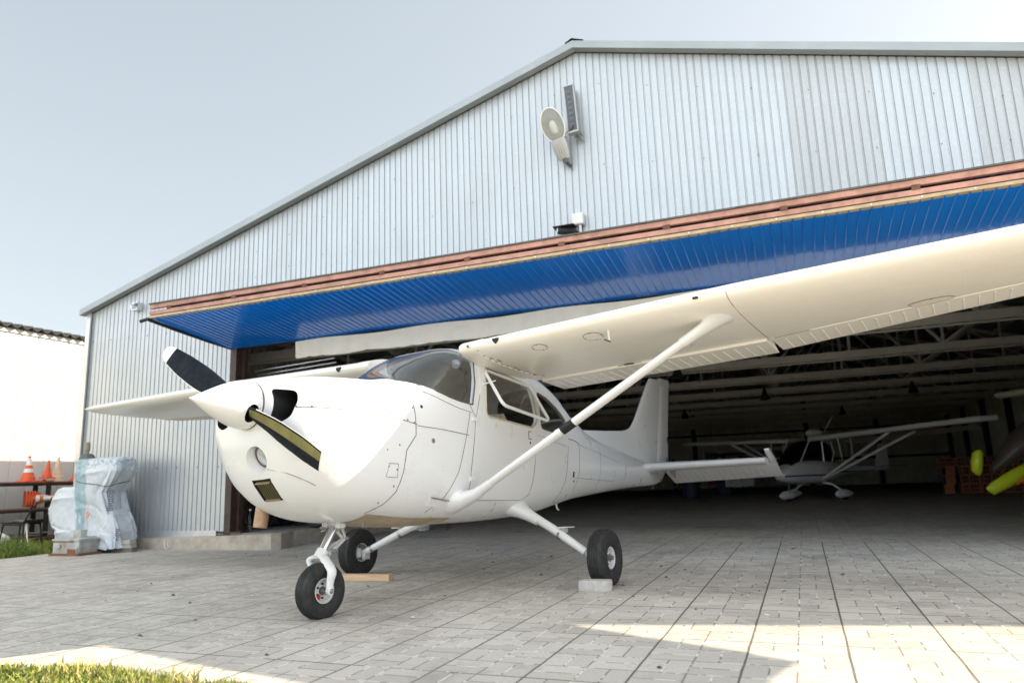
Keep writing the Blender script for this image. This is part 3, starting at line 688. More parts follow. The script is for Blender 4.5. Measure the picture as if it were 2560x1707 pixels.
# ---- landing gear
def wheel(name, c, rad, wid, axis, parent, rimr, brake=None, outer=1):
    e = bpy.data.objects.new(name, None); COL.objects.link(e); e.parent = ac if parent is None else parent; e.empty_display_size = .1; e.location = c
    ax = Vector(axis); w2 = wid/2; t = MB(); prof = []
    # tyre section: tread with grooves and round shoulders
    pr = [(rimr, -w2*.62), (rimr+.012, -w2*.80), (rimr+(rad-rimr)*.35, -w2*.98), (rimr+(rad-rimr)*.62, -w2*.97), (rad*.945, -w2*.78), (rad*.985, -w2*.55)]
    for gpos in (-.38, -.13, .13, .38):
        pr += [(rad*.997, w2*(gpos-.05)), (rad*.978, w2*(gpos-.035)), (rad*.978, w2*(gpos+.035)), (rad*.998, w2*(gpos+.05))]
    pr += [(rad*.985, w2*.55), (rad*.945, w2*.78), (rimr+(rad-rimr)*.62, w2*.97), (rimr+(rad-rimr)*.35, w2*.98), (rimr+.012, w2*.80), (rimr, w2*.62)]
    t.lathe(pr, (0,0,0), ax, 56, 0, False)
    # flatten where the tyre meets the ground
    dn = AC_R.transposed() @ Vector((0,0,-1)); flat = rad*.955
    nv = []
    for p in t.v:
        q = Vector(p); d = q.dot(dn)
        if d > flat: q = q - dn*(d-flat)
        nv.append(tuple(q))
    t.v = nv
    t.build('tyre', M['rubber'], e, 30, True)
    r = MB(); r.lathe([(rimr+.004,-w2*.66),(rimr-.004,-w2*.66),(rimr-.012,-w2*.5),(rimr-.02,-w2*.25),(rimr*.55,-w2*.18),(rimr*.5,-w2*.3),(.03,-w2*.32),(.03,w2*.32),(rimr*.5,w2*.3),(rimr*.55,w2*.18),(rimr-.02,w2*.25),(rimr-.012,w2*.5),(rimr-.004,w2*.66),(rimr+.004,w2*.66)], (0,0,0), ax, 40, 0, False)
    ro = r.build('rim', M['rim'], e, 30, True)
    hb_ = MB(); hb_.lathe([(.018,-w2*.9),(.022,-w2*.3),(.022,w2*.3),(.018,w2*.9),(.0,w2*.92)], (0,0,0), ax, 14)
    a_ = Vector((0,0,1)); b_ = ax.cross(a_).normalized(); a_ = b_.cross(ax)
    for k in range(6):
        an_ = 2*PI*k/6; o_ = a_*(rimr*.56*math.cos(an_)) + b_*(rimr*.56*math.sin(an_))
        for sd in (1, -1): hb_.lathe([(.007,0),(.007,.014)], o_ + ax*(sd*w2*.18), ax*sd, 6, 1)
    hb_.build('hub', [M['steel'], M['dark']], e)
    rm = MB(); o_ = a_*(rimr*.62)*-.75 + b_*(rimr*.62)*.75*outer; rm.box(o_ + ax*(w2*.40*outer), (.012,.022,.03)); rm.build('slip_mark', M['red'], e)
    if brake is not None:
        bk_ = MB(); bk_.lathe([(rimr*.96,-.004),(rimr*.96,.004)], ax*(brake*w2*.55), ax, 32); bk_.box(ax*(brake*w2*.7) + a_*(.0) + b_*(rimr*.72), (.05,.05,.085), 1); bk_.box(ax*(brake*w2*.85) + a_*.05 + b_*.03, (.03,.03,.05), 0)
        bk_.build('brake', [M['steel'], M['rim']], e)
    return e
NWR, MWR = .180, .221
nwc = w2b((.318, .035, NWR*.955*_sc)); nwc_ax = Vector((0.05, 1, 0)).normalized()
ng = bpy.data.objects.new('nose_gear', None); COL.objects.link(ng); ng.parent = ac; ng.location = (0,0,0); ng.empty_display_size = .1
wheel('nose_wheel', nwc, NWR, .125, nwc_ax, ng, .078)
SA, SB = Vector((.150, PY*.5, .64)), Vector((nwc.x-.055, PY*.6, .392))
m = MB(); m.tube([SA.lerp(SB, .1), SB], .0285, 20); m.build('oleo_strut', M['chrome'], ng)
m = MB(); dv = (SB-SA).normalized(); m.tube([SA, SA.lerp(SB, .12), SA.lerp(SB, .34)], [.05,.052,.044], 18); m.tube([SA.lerp(SB, .22), SA.lerp(SB, .30)], .056, 18)
m.box(SA.lerp(SB, .28)+Vector((.01,.065,0)), (.05,.05,.035)); m.box(SA.lerp(SB, .28)+Vector((.01,-.065,0)), (.05,.05,.035)); m.build('strut_collar', M['rim'], ng)
m = MB(); m.tube([SA.lerp(SB,.25)+Vector((.05,-.09,-.02)), SA.lerp(SB,.25)+Vector((.055,-.04,-.03))], .010, 8); m.tube([SA.lerp(SB,.2)+Vector((-.02,.06,.0)), SA.lerp(SB,.1)+Vector((-.16,.07,.03)), SA+Vector((-.30,.09,.01))], .011, 8); m.tube([SA.lerp(SB,.32)+Vector((.05,-.05,-.01)), SA.lerp(SB,.40)+Vector((.06,-.045,-.01)), SA.lerp(SB,.36)+Vector((.05,-.03,-.01))], .006, 6); m.build('steering_rod', M['steel'], ng)
# fork: crown plus two curved legs
m = MB(); cr = SB + dv*.02
m.tube([SB - dv*.02, SB + dv*.045], [.040,.044], 18)
for sd in (1, -1):
    y = nwc_ax*sd
    path = [cr + dv*.005, cr + dv*.012 + y*.045, cr + dv*.04 + y*.085, Vector((nwc.x-.012, nwc.y, nwc.z)) + Vector((0,0,.125)) + y*.094, nwc + Vector((-.004,0,.06)) + y*.090, nwc + Vector((0,0,-.012)) + y*.088]
    m.tube(smooth(path), list(np.interp(np.linspace(0,5,26), range(6), [.038,.038,.037,.035,.028,.024])), 16, 0, True, .5, (1,0,0))
    m.lathe([(.026,-.012),(.026,.012),(.018,.016)], nwc + y*.092, y, 16)
fk = m.build('fork', M['white'], ng, 50)
m = MB(); m.lathe([(.014,-.115),(.016,-.112),(.016,.112),(.010,.120)], nwc, nwc_ax, 14); m.build('axle_bolt', M['steel'], fk)
ap = SA.lerp(SB, .64) + Vector((-.145, .012, 0))
for nm, P0 in (('upper_torque_link', SA.lerp(SB, .32)), ('lower_torque_link', SB + dv*.01)):
    m = MB()
    for sd in (1, -1): m.tube([P0 + Vector((-.035, sd*.042, 0)), ap + Vector((.006, sd*.012, .004 if nm[0] == 'u' else -.004))], [.016,.010], 8, 0, True, .6)
    m.build(nm, M['rim'], ng)
m = MB(); m.lathe([(.012,-.03),(.012,.03)], ap, (0,1,0), 10); m.build('link_bolt', M['steel'], ng); m = MB(); m.tube([SB+Vector((-.05,.05,.01)), SB+Vector((-.05,.075,.01))], .016, 10); m.build('link_bolt', M['steel'], ng)

for s, cx, cy in ((1, -1.575, 1.262), (-1, -1.455, -1.325)):
    c = w2b((cx, cy, MWR*.955*_sc)); e = wheel('main_wheel', c, MWR, .155, (0.0, 1, .0), None, .083, -s, s)
    g_ = MB(); A = Vector((-1.66, s*.40, .66)); B = c + Vector((0, -s*.115, .012))
    g_.tube([A, A.lerp(B, .5) + Vector((0,0,.012)), B], [.040,.036,.030], 16); lg = g_.build('gear_leg', M['white'], ac)
    if s == -1: lg['label'] = 'far side gear leg with its step'
    f = MB(); rr = []
    for t, rx, rz in ((0,.17,.085),(.12,.135,.075),(.3,.095,.062),(.55,.066,.053),(.8,.050,.047),(1,.046,.044)):
        q = Vector((-1.65, s*.385, .65)).lerp(A.lerp(B, .30), t); pl = []
        for k in range(20):
            a_ = 2*PI*k/20; p = q + Vector((rx*math.cos(a_), 0, 0)) + Vector((0, s*.6, .8))*(rz*math.sin(a_))
            pl.append(p)
        rr.append(pl)
    f.loft(rr); f.build('leg_fairing', M['white'], lg, 60, True)
    a_ = MB(); a_.tube([B + Vector((0,-s*.01,.0)), c], .022, 12); a_.box(B + Vector((-.01, s*.02, -.03)), (.07,.035,.09)); a_.build('axle', M['rim'], lg)
    stp = MB(); q = A.lerp(B, .60) + Vector((-.02, 0, .045)); stp.box(q + Vector((-.03, s*.03, .02)), (.16,.075,.010)); stp.box(q + Vector((-.03, s*.01, 0)), (.07,.03,.045)); stp.build('foot_step', M['rim'], lg)
    for tt, r_c in ((.58,.040),(.93,.034)):
        cl = MB(); q = A.lerp(B, tt); cl.tube([q, q + (B-A).normalized()*.02], r_c, 14); cl.build('brake_line_clip', M['steel'], lg)
# ------------------------------------------------------------------ materials of the place
def paver_mat(name='concrete block paving', inside=False):
    t = NT(name); tc = t.n('ShaderNodeTexCoord'); sep = t.n('ShaderNodeSeparateXYZ')
    wob = t.n('ShaderNodeTexNoise'); wob.inputs['Scale'].default_value = 2.2; wob.inputs['Detail'].default_value = 3
    t.l(tc.outputs['Object'], wob.inputs['Vector'])
    va = t.n('ShaderNodeVectorMath', operation='SUBTRACT'); t.l(wob.outputs['Color'], va.inputs[0]); va.inputs[1].default_value = (.5,.5,.5)
    vs = t.n('ShaderNodeVectorMath', operation='SCALE'); t.l(va.outputs[0], vs.inputs[0]); vs.inputs['Scale'].default_value = .014
    vv = t.n('ShaderNodeVectorMath', operation='ADD'); t.l(tc.outputs['Object'], vv.inputs[0]); t.l(vs.outputs[0], vv.inputs[1])
    t.l(vv.outputs[0], sep.inputs[0]); W = .22625
    x = t.m('DIVIDE', t.m('SUBTRACT', sep.outputs[0], 2.732), W); y = t.m('DIVIDE', t.m('ADD', sep.outputs[1], 4.501), W)
    ix, iy = t.m('FLOOR', x), t.m('FLOOR', y); fx, fy = t.m('FRACT', x), t.m('FRACT', y)
    def dist(f): return t.m('SUBTRACT', .5, t.m('ABSOLUTE', t.m('SUBTRACT', f, .5)))      # to the cell edge
    ex, ey = dist(fx), dist(fy); mx, my = t.m('ABSOLUTE', t.m('SUBTRACT', fx, .5)), t.m('ABSOLUTE', t.m('SUBTRACT', fy, .5))
    par = t.m('MODULO', t.m('ABSOLUTE', t.m('ADD', ix, iy)), 2.0)
    mid = t.m('ADD', t.m('MULTIPLY', par, mx), t.m('MULTIPLY', t.m('SUBTRACT', 1.0, par), my))
    dmin = t.m('MINIMUM', t.m('MINIMUM', ex, ey), mid)
    bx = dist(t.m('FRACT', t.m('MULTIPLY', x, .5))); by = dist(t.m('FRACT', t.m('MULTIPLY', y, .25)))       # the big form joints
    bx = t.m('MULTIPLY', bx, 2.0); by = t.m('MULTIPLY', by, 4.0)
    nz = t.noise(tc.outputs['Object'], 9, 5, .65); nb = t.noise(tc.outputs['Object'], 1.1, 6, .6); nf = t.noise(tc.outputs['Object'], 70, 4, .6)
    wid = t.m('ADD', .012, t.m('MULTIPLY', nz, .016))
    fine = t.m('LESS_THAN', dmin, wid)
    big = t.m('LESS_THAN', bx, t.m('MULTIPLY', t.m('ADD', .004, t.m('MULTIPLY', nz, .05)), t.m('ADD', .35, nb)))
    big2 = t.m('MULTIPLY', t.m('LESS_THAN', by, t.m('MULTIPLY', nz, .05)), t.m('GREATER_THAN', nb, .45))
    bigj = t.m('MAXIMUM', big, big2)
    if inside: bigj = t.m('MULTIPLY', bigj, t.m('GREATER_THAN', nb, .62))
    # a tone of its own for every block
    half = t.m('GREATER_THAN', t.m('ADD', t.m('MULTIPLY', par, fx), t.m('MULTIPLY', t.m('SUBTRACT', 1.0, par), fy)), .5)
    cv = t.n('ShaderNodeCombineXYZ'); t.l(ix, cv.inputs[0]); t.l(iy, cv.inputs[1]); t.l(half, cv.inputs[2])
    wn = t.n('ShaderNodeTexWhiteNoise', noise_dimensions='3D'); t.l(cv.outputs[0], wn.inputs['Vector'])
    tone = t.m('ADD', .86, t.m('MULTIPLY', wn.outputs['Value'], .2))
    c = t.ramp(nb, [(.25, (.43,.395,.345)), (.5, (.49,.457,.405)), (.75, (.54,.507,.452))])
    c = t.mix(1.0, c, tone, 'MULTIPLY')
    c = t.mix(t.m('MULTIPLY', t.ramp(nf, [(.35, 1.0), (.55, 0.0)]), .22), c, (.20,.185,.165))
    dirt = t.m('MULTIPLY', t.ramp(t.noise(tc.outputs['Object'], 3.1, 8, .72), [(.56, 0.0), (.72, 1.0)]), .55)
    c = t.mix(dirt, c, (.16,.145,.12))
    oil = t.m('MULTIPLY', t.ramp(t.noise(tc.outputs['Object'], .9, 7, .65), [(.55, 0.0), (.66, 1.0)]), .38)
    c = t.mix(oil, c, (.14,.125,.11))
    glintj = t.m('MULTIPLY', fine, t.m('GREATER_THAN', nz, .52))  # pale joint stretches: light off the block edges put into the colour
    c = t.mix(t.m('MULTIPLY', fine, .75), c, (.12,.11,.095)); c = t.mix(t.m('MULTIPLY', glintj, .9), c, (.66,.63,.58))
    c = t.mix(t.m('MULTIPLY', bigj, .88), c, (.075,.07,.055))
    t.l(c, t.b.inputs['Base Color']); t.b.inputs['Roughness'].default_value = .75
    hgt = t.m('SUBTRACT', t.m('ADD', t.m('MULTIPLY', wn.outputs['Value'], .2), t.m('MULTIPLY', nf, .12)), t.m('MULTIPLY', t.m('MAXIMUM', fine, bigj), .8))
    t.bump(hgt, .5, .008); return t.mat

def galv(name, col=(.475,.51,.54), rough=.40, metal=.55):
    t = NT(name); v = t.obj((1,1,1)); vs = t.obj((14,14,.35))
    sp = t.n('ShaderNodeTexVoronoi'); sp.inputs['Scale'].default_value = 55; t.l(v, sp.inputs['Vector'])
    st = t.noise(vs, 1.0, 6, .6); bl = t.noise(v, .9, 5, .6); c = Vector(col)
    base = t.ramp(st, [(.3, tuple(c*.93)), (.55, tuple(c)), (.75, tuple(min(1, q) for q in c*1.06))])
    bw_ = t.n('ShaderNodeRGBToBW'); t.l(sp.outputs['Color'], bw_.inputs[0]); base = t.mix(.05, base, bw_.outputs[0], 'OVERLAY')
    base = t.mix(t.m('MULTIPLY', t.ramp(t.noise(vs, 1.9, 7, .7), [(.58, 0.0), (.80, 1.0)]), .20), base, (.32,.32,.31))
    t.l(base, t.b.inputs['Base Color']); t.b.inputs['Metallic'].default_value = metal
    t.l(t.ramp(bl, [(.3, rough*.8), (.7, rough*1.3)]), t.b.inputs['Roughness'])
    t.bump(t.m('ADD', t.m('MULTIPLY', sp.outputs['Distance'], .3), t.noise(t.obj((3,3,1)), 2.5, 3)), .08, .02); return t.mat

M['pave'] = paver_mat(); M['paveinside'] = paver_mat('worn indoor block paving', True)
M['galv'] = galv('galvanised sheet'); M['galvp'] = galv('grey coated sheet', (.445,.475,.495), .45, .40)
M['fascia'] = paint('grey fascia flashing', (.33,.36,.375), .4, metal=.4, var=.1, scale=2)
M['flash'] = paint('base flashing', (.62,.64,.66), .35, metal=.6, var=.15, scale=4)
M['inwall'] = paint('inside of sheet wall', (.48,.46,.38), .5, metal=.2, var=.2, scale=2)
M['beam'] = paint('grey roof beam', (.60,.59,.54), .5, var=.15, scale=3)
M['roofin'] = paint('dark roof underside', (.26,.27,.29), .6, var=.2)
M['post'] = paint('dark brown steel post', (.045,.028,.026), .5, var=.3, scale=6, dirt=(.16,.07,.04), dirt_amt=.5)
M['salmon'] = paint('salmon red primer', (.50,.265,.205), .65, var=.18, scale=6, dirt=(.12,.06,.04), dirt_amt=.75)
M['tan'] = paint('tan rubber strip', (.47,.37,.23), .6, var=.2, scale=9, dirt=(.28,.16,.07), dirt_amt=.5)
M['blue'] = paint('blue coated sheet', (.003,.20,.74), .17, coat=.5, var=.06, scale=2, dirt=(.03,.16,.45), dirt_amt=.1, spec=.5, rv=.05); M['blue'].node_tree.nodes['Principled BSDF'].inputs['Coat IOR'].default_value = 1.55
M['canvas'] = paint('off white canvas', (.88,.84,.73), .85, var=.05, scale=4, dirt=(.48,.43,.33), dirt_amt=.3)
M['conc'] = paint('weathered concrete', (.50,.45,.38), .85, var=.2, scale=7, dirt=(.14,.11,.08), dirt_amt=.6, bump=.4)
M['concd'] = paint('grey concrete slab', (.24,.23,.21), .85, var=.2, scale=3, dirt=(.1,.09,.08), dirt_amt=.5, bump=.3)
M['wood'] = paint('raw timber', (.66,.46,.29), .75, var=.15, scale=5, stretch=(1,8,8), bump=.2)
M['soil'] = paint('dry soil and grass', (.17,.15,.08), .95, var=.35, scale=1.5, dirt=(.10,.14,.04), dirt_amt=.7)
M['cream'] = paint('white fence sheet', (.66,.655,.63), .55, var=.03, scale=1.5)
M['plasticw'] = paint('white plastic', (.75,.75,.73), .4)
M['orange'] = paint('orange traffic cone plastic', (.80,.12,.04), .5, var=.12, scale=9, dirt=(.3,.08,.04), dirt_amt=.3)
M['conew'] = paint('white reflective band', (.8,.8,.78), .45, var=.05)
M['shelf'] = paint('rusty brown steel shelf', (.24,.10,.06), .65, var=.25, scale=7, dirt=(.05,.03,.02), dirt_amt=.5)
M['brick'] = paint('hollow clay block', (.44,.16,.075), .85, var=.2, scale=5)
M['lime'] = paint('yellow green paint', (.52,.62,.02), .4, coat=.2, var=.08)
M['brownp'] = paint('dark brown paint', (.06,.045,.04), .5, var=.2)
M['sail'] = paint('cream wing fabric', (.50,.45,.34), .6, var=.06)
M['hazewhite'] = paint('white gelcoat', (.84,.86,.86), .25, coat=.4, var=.03)
M['bluestripe'] = paint('blue stripe', (.01,.10,.35), .4)
M['orangep'] = paint('orange fairing', (.75,.22,.02), .5)

# ------------------------------------------------------------------ ground
def sheet(name, pts, mat, kind='structure', z=0, frame=True):
    m = MB(); m.add([(p[0], p[1], z) for p in pts], [list(range(len(pts)))]); o = m.build(name, mat, None, 0)
    if o.data.polygons[0].normal.z < 0: o.data.flip_normals()
    if frame: o.matrix_world = SITE.copy()
    return tag(o, kind=kind)
g = sheet('ground', [(-400,-400),(400,-400),(400,400),(-400,400)], M['soil'], z=-.035); g['label'] = 'dry grassy ground around the paved apron'; 
p_ = sheet('pavement', [(-7.70,-.06),(-7.66,-5.80),(-1.5,-5.84),(.55,-5.88),(.62,-60),(60,-60),(60,.95),(-8.2,.95),(-8.2,-.06)], M['pave'])
hf = sheet('hangar_floor', [(-8.1,.95),(9.7,.95),(9.7,31),(-8.1,31)], M['paveinside'])
ap_ = sheet('added_bounce_apron', [(.64,-60),(60,-60),(60,-6.2),(.64,-6.2)], paint('pale bounce concrete', (.78,.72,.62), .85, var=.1, scale=.6, dirt=(.5,.46,.39), dirt_amt=.3), z=.005)  # unseen pale slab, added to bounce sunlight up under the wings
# ------------------------------------------------------------------ hangar
UL, UR, UP = -8.2, 9.74, .77; ZE, ZP = 4.0, 6.58; DEP = 31.0; OL, OR_, ZH = -5.05, 5.75, 3.03
def roofz(u): return ZE + (ZP-ZE)*(1-abs(u-UP)/(UR-UP))
hg = thing('hangar', 'large galvanised sheet metal hangar with a low gable and an open front', 'hangar', (UP, 0, 0))
def H(u, d, z): return (u-UP, d, z)
def corr(mb, u0, u1, zb, zt, period, depth, f, mi=lambda u: 0, prof=((0,0),(.73,0),(.79,-1),(.92,-1),(.98,0))):
    us = []; k0 = int(math.floor(u0/period)); k1 = int(math.ceil(u1/period))
    for k in range(k0, k1+1):
        for a, o in prof:
            us.append((k*period+a*period, o*depth))
    us = [(min(max(u, u0), u1), o) for u, o in us]; out = [us[0]]
    for q in us[1:]:
        if q[0] > out[-1][0]+1e-6: out.append(q)
    for (a, oa), (b, ob) in zip(out, out[1:]):
        mb.add([f(a, oa, zb(a)), f(b, ob, zb(b)), f(b, ob, zt(b)), f(a, oa, zt(a))], [(0,1,2,3)], mi((a+b)/2))
fw = MB(); fr_ = lambda u, o, z: H(u, -o, z)
tone = lambda u: 0 if u < 3.29 or 4.29 < u < 5.24 else 1
corr(fw, UL, OL, lambda u: .25, lambda u: roofz(u)-.05, .093, .013, fr_, tone)
corr(fw, OL, OR_, lambda u: ZH, lambda u: roofz(u)-.05, .093, .013, fr_, tone)
corr(fw, OR_, UR, lambda u: .25, lambda u: roofz(u)-.05, .093, .013, fr_, tone)
fwo = fw.build('front_wall', [M['galv'], M['galvp']], hg, 0)
sc_ = MB()
for z, u0, u1 in ((3.45,UL+.1,OL-.05),(2.30,UL+.1,OL-.05),(1.25,UL+.9,OL-.05)):
    u = u0
    while u < u1: sc_.lathe([(.010,0),(.010,.006),(.004,.010)], H(u, 0, z-.02*(u-u0)), (0,-1,0), 6); u += .42
for u in np.arange(-4.6, 9, .63):
    for z in (roofz(u)-.5, (roofz(u)+3.2)/2): sc_.lathe([(.007,0),(.007,.005)], H(float(u), 0, float(z)), (0,-1,0), 6)
fuse(fwo, sc_, M['screw'])
for uu, o in ((UL, 1), (UR, -1)):
    sw = MB(); corr(sw, 0, DEP, lambda d: -.05, lambda d: ZE, .2, .03, lambda d, off, z, uu=uu, o=o: H(uu + o*off*-1, d, z))
    sw.build('side_wall', M['inwall'], hg, 0)
bw = MB(); corr(bw, UL, UR, lambda u: -.05, lambda u: roofz(u), .2, .035, lambda u, o, z: H(u, DEP+o, z)); bw.build('back_wall', M['inwall'], hg, 0)
rf = MB()
for a, b in ((UL-.12, UP), (UP, UR+.12)):
    za, zb_ = roofz(a), roofz(b)
    rf.add([H(a,-.12,za), H(b,-.12,zb_), H(b,DEP+.1,zb_), H(a,DEP+.1,za), H(a,-.12,za+.06), H(b,-.12,zb_+.06), H(b,DEP+.1,zb_+.06), H(a,DEP+.1,za+.06)], [(0,3,2,1),(4,5,6,7),(0,1,5,4),(1,2,6,5),(2,3,7,6),(3,0,4,7)])
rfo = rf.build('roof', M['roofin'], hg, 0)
fa = MB()
for a, b in ((UL-.13, UP), (UP, 5.86), (5.80, UR+.13)):
    za, zb_ = roofz(a), roofz(b); k = .006 if a == 5.80 else 0.0
    fa.add([H(a,-.135-k,za-.045), H(b,-.135-k,zb_-.045), H(b,-.135-k,zb_+.058+k), H(a,-.135-k,za+.058+k), H(a,-.02,za-.045), H(b,-.02,zb_-.045), H(b,-.02,zb_+.058+k), H(a,-.02,za+.058+k)], [(0,1,2,3),(7,6,5,4),(0,4,5,1),(3,2,6,7),(0,3,7,4),(1,5,6,2)])
fa.build('fascia', M['fascia'], rfo, 0)
rc_ = MB(); rc_.add([H(UP-.10,-.15,roofz(UP-.10)+.066), H(UP,-.15,ZP+.085), H(UP+.16,-.15,roofz(UP+.16)+.066), H(UP-.10,3,roofz(UP-.10)+.066), H(UP,3,ZP+.085), H(UP+.16,3,roofz(UP+.16)+.066)], [(0,1,4,3),(1,2,5,4)]); rc_.build('ridge_cap', M['dark'], rfo, 0)
ct = MB(); ct.box(H(UL-.02,-.015,2.02), (.10,.05,3.9)); ct.box(H(UL+.055,-.025,2.02), (.012,.012,3.9), 1); ct.build('corner_trim', [M['flash'], M['seam']], hg, 0)
fl = MB()
fl.box(H(-6.1,-.012,.20), (1.85,.016,.13)); fl.add([H(-7.0,-.02,.14),H(-5.2,-.02,.14),H(-5.2,-.10,.10),H(-7.0,-.10,.10)], [(0,1,2,3)]); fl.build('base_flashing', M['flash'], hg, 0)
# raised concrete plinth at the left and its step round the opening
pl = MB(); pts = [(UL,-.13),(-4.06,-.12),(-3.98,.0),(-4.12,.45),(-4.15,8),(UL,8)]
pl.prism(pts, lambda u, d: H(u, d, -.03), lambda u, d: H(u, d, .215 if d > -.2 and u > -5.3 else .115)); po = pl.build('plinth', M['conc'], hg, 0)
ps = MB(); ps.prism([(-5.25,.0),(-4.10,.02),(-4.16,.46),(-4.2,8),(-5.25,8)], lambda u, d: H(u, d, .2), lambda u, d: H(u, d, .222)); ps.build('inner_slab', M['concd'], hg, 0)
# door posts, inner columns, trusses, purlins
for u, w in ((OL+.06, .12), (OR_-.06, .12)):
    dp = MB(); dp.box(H(u, .06, (ZH+.2)/2), (w,.12,ZH-.2)); dp.box(H(u+(.085 if u < 0 else -.085), .16, (ZH+.2)/2), (.06,.08,ZH-.2))
    dp.box(H(u+(.07 if u < 0 else -.07),.08,.235), (.42,.2,.02)); dp.build('door_post', M['post'], hg, 0)
hd = MB(); hd.box(H((OL+OR_)/2, .12, ZH+.10), (OR_-OL, .16, .2)); hd.build('door_header', M['post'], hg, 0)
zc_ = 3.05
def truss(d):
    m = MB(); m.box(H((UL+UR)/2, d, zc_+.09), (UR-UL-.3, .05, .05)); m.box(H((UL+UR)/2, d-.05, zc_+.15), (UR-UL-.3, .03, .13)); m.box(H((UL+UR)/2, d+.06, zc_+.04), (UR-UL-.3, .06, .03))
    nb_ = 10
    for i in range(nb_):
        u = UL+.3+(UR-UL-.6)*i/nb_; u2 = UL+.3+(UR-UL-.6)*(i+1)/nb_
        m.tube([H(u, d, zc_+.2), H(u2, d, roofz(u2)-.12)] if i % 2 == 0 else [H(u, d, roofz(u)-.12), H(u2, d, zc_+.2)], .035, 4)
        m.tube([H(u2, d, zc_+.2), H(u2, d, roofz(u2)-.12)], .03, 4)
    for a, b in ((UL+.1, UP), (UP, UR-.1)): m.tube([H(a, d, roofz(a)-.08), H(b, d, roofz(b)-.08)], .06, 4)
    return m
for i in range(10): truss(1.6+3.15*i).build('roof_truss', M['beam'], hg, 0)
for i in range(1, 10):
    for sgn in (-1, 1):
        u = UP + sgn*(UR-UP)*i/9.5; pu = MB(); pu.box(H(u, DEP/2, roofz(u)-.06), (.08, DEP-.3, .09))
        pu.build('purlin', M['beam'], hg, 0)
for i in range(9):
    for u in (UL+.12, UR-.14):
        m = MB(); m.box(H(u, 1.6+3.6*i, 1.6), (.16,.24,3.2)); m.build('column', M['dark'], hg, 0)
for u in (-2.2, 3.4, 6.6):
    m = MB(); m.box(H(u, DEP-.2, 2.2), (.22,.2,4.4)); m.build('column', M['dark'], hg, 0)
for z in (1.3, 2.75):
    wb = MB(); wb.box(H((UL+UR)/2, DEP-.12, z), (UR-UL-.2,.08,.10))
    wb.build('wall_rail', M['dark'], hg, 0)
# folded door: blue lower leaf, edge truss, upper leaf
dr = MB(); OUT, ZO = -1.53, 3.21
pt_ = lambda u, d: ZH-.02+(ZO-ZH+.02)*(d/OUT)
corr(dr, OL+.03, OR_-.03, lambda u: 0.0, lambda u: 1.0, .098, .012, lambda u, o, t: H(u, -.02+(OUT+.02)*t, ZH-.02+(ZO-ZH+.02)*t + o), prof=((0,0),(.80,0),(.85,-1),(.93,-1),(.98,0)))
dro = dr.build('folding_door', M['blue'], hg, 0)
ed = MB(); LN = OR_-OL; uc = (OL+OR_)/2; 
ed.box(H(uc, OUT+.02, 3.365), (LN,.05,.055)); ed.box(H(uc, OUT+.02, 3.275), (LN,.05,.050))
for k in range(10):
    u = OL+.35+(LN-.7)*k/9; ed.box(H(u, OUT+.005, 3.32), (.07,.03,.05), 1)
    a = u+.15; b = u+1.05
    ed.tube([H(a, OUT+.05, 3.36), H((a+b)/2, OUT+.05, 3.29), H(b, OUT+.05, 3.36)], .012, 4, 2)
ed.build('edge_truss', [M['salmon'], paint('rusty joint plate', (.16,.07,.045), .8, var=.4, scale=14), M['dark']], dro, 0)
tp_ = MB(); tp_.box(H(uc, OUT+.015, 3.405), (LN+.02,.07,.018)); tp_.build('top_strip', M['seam'], dro, 0)
ts = MB(); rings = []
for k in range(60):
    u = OL-.02+(LN+.04)*k/59; s_ = .002*math.sin(k*1.7)+.002*math.sin(k*.61); rings.append([H(u, OUT-.004, 3.238+s_*.3), H(u, OUT-.008+s_, 3.205+s_), H(u, OUT+.05, 3.20+s_), H(u, OUT+.05, 3.24)])
ts.loft(rings)
for k in range(26):
    u = OL+.3+(LN-.5)*k/25; ts.lathe([(.009,0),(.009,.006)], H(u, OUT-.01, 3.222), (0,-1,0), 6, 1)
ts.build('bottom_seal', [M['tan'], M['plasticw']], dro, 0)
ul = MB(); corr(ul, OL+.03, OR_-.03, lambda u: 0.0, lambda u: 1.0, .105, .02, lambda u, o, t: H(u, -.05+(OUT+.08)*t, 3.52+(3.40-3.52)*t + o)); ul.build('upper_leaf', M['galv'], dro, 0)
for u in (OL+.02, OR_-.02):
    en = MB(); en.tube([H(u,-.02,ZH-.01), H(u,-.5,ZH+.03), H(u-.02,-1.1,ZH+.10), H(u-.03,OUT-.02,ZO-.02), H(u-.12,OUT-.06,ZO-.05)], .026, 6)
    en.build('rubber_edge', M['dark'], dro, 0)
# white canvas skirt hanging at the hinge
cv_ = MB(); NU = 150; u0, u1 = -3.76, 5.6; top, bot = [], []
for k in range(NU+1):
    u = u0+(u1-u0)*k/NU; w = .010*math.sin(k*.55)+.006*math.sin(k*1.31+1); fray = .008*math.sin(k*.37)+(.012*rng.random() if k % 4 == 0 else 0)
    top.append(H(u, -.06+w*.3, ZH-.045+.012*math.sin(k*.21))); bot.append(H(u, -.05+w, ZH-.30+fray))
for k in range(NU): cv_.add([top[k], top[k+1], tuple((np.array(top[k+1])*.5+np.array(bot[k+1])*.5)), tuple((np.array(top[k])*.5+np.array(bot[k])*.5)), bot[k+1], bot[k]], [(0,3,2,1),(3,5,4,2)])
cv_.build('canvas_skirt', M['canvas'], hg, 40)
gr = MB(); gr.tube([H(-5.0,.5,2.72), H(-3.5,.55,2.80)], .012, 6); gr.tube([H(-5.0,.55,2.66), H(-3.5,.6,2.74)], .012, 6); gr.build('track_rail', M['flash'], hg)
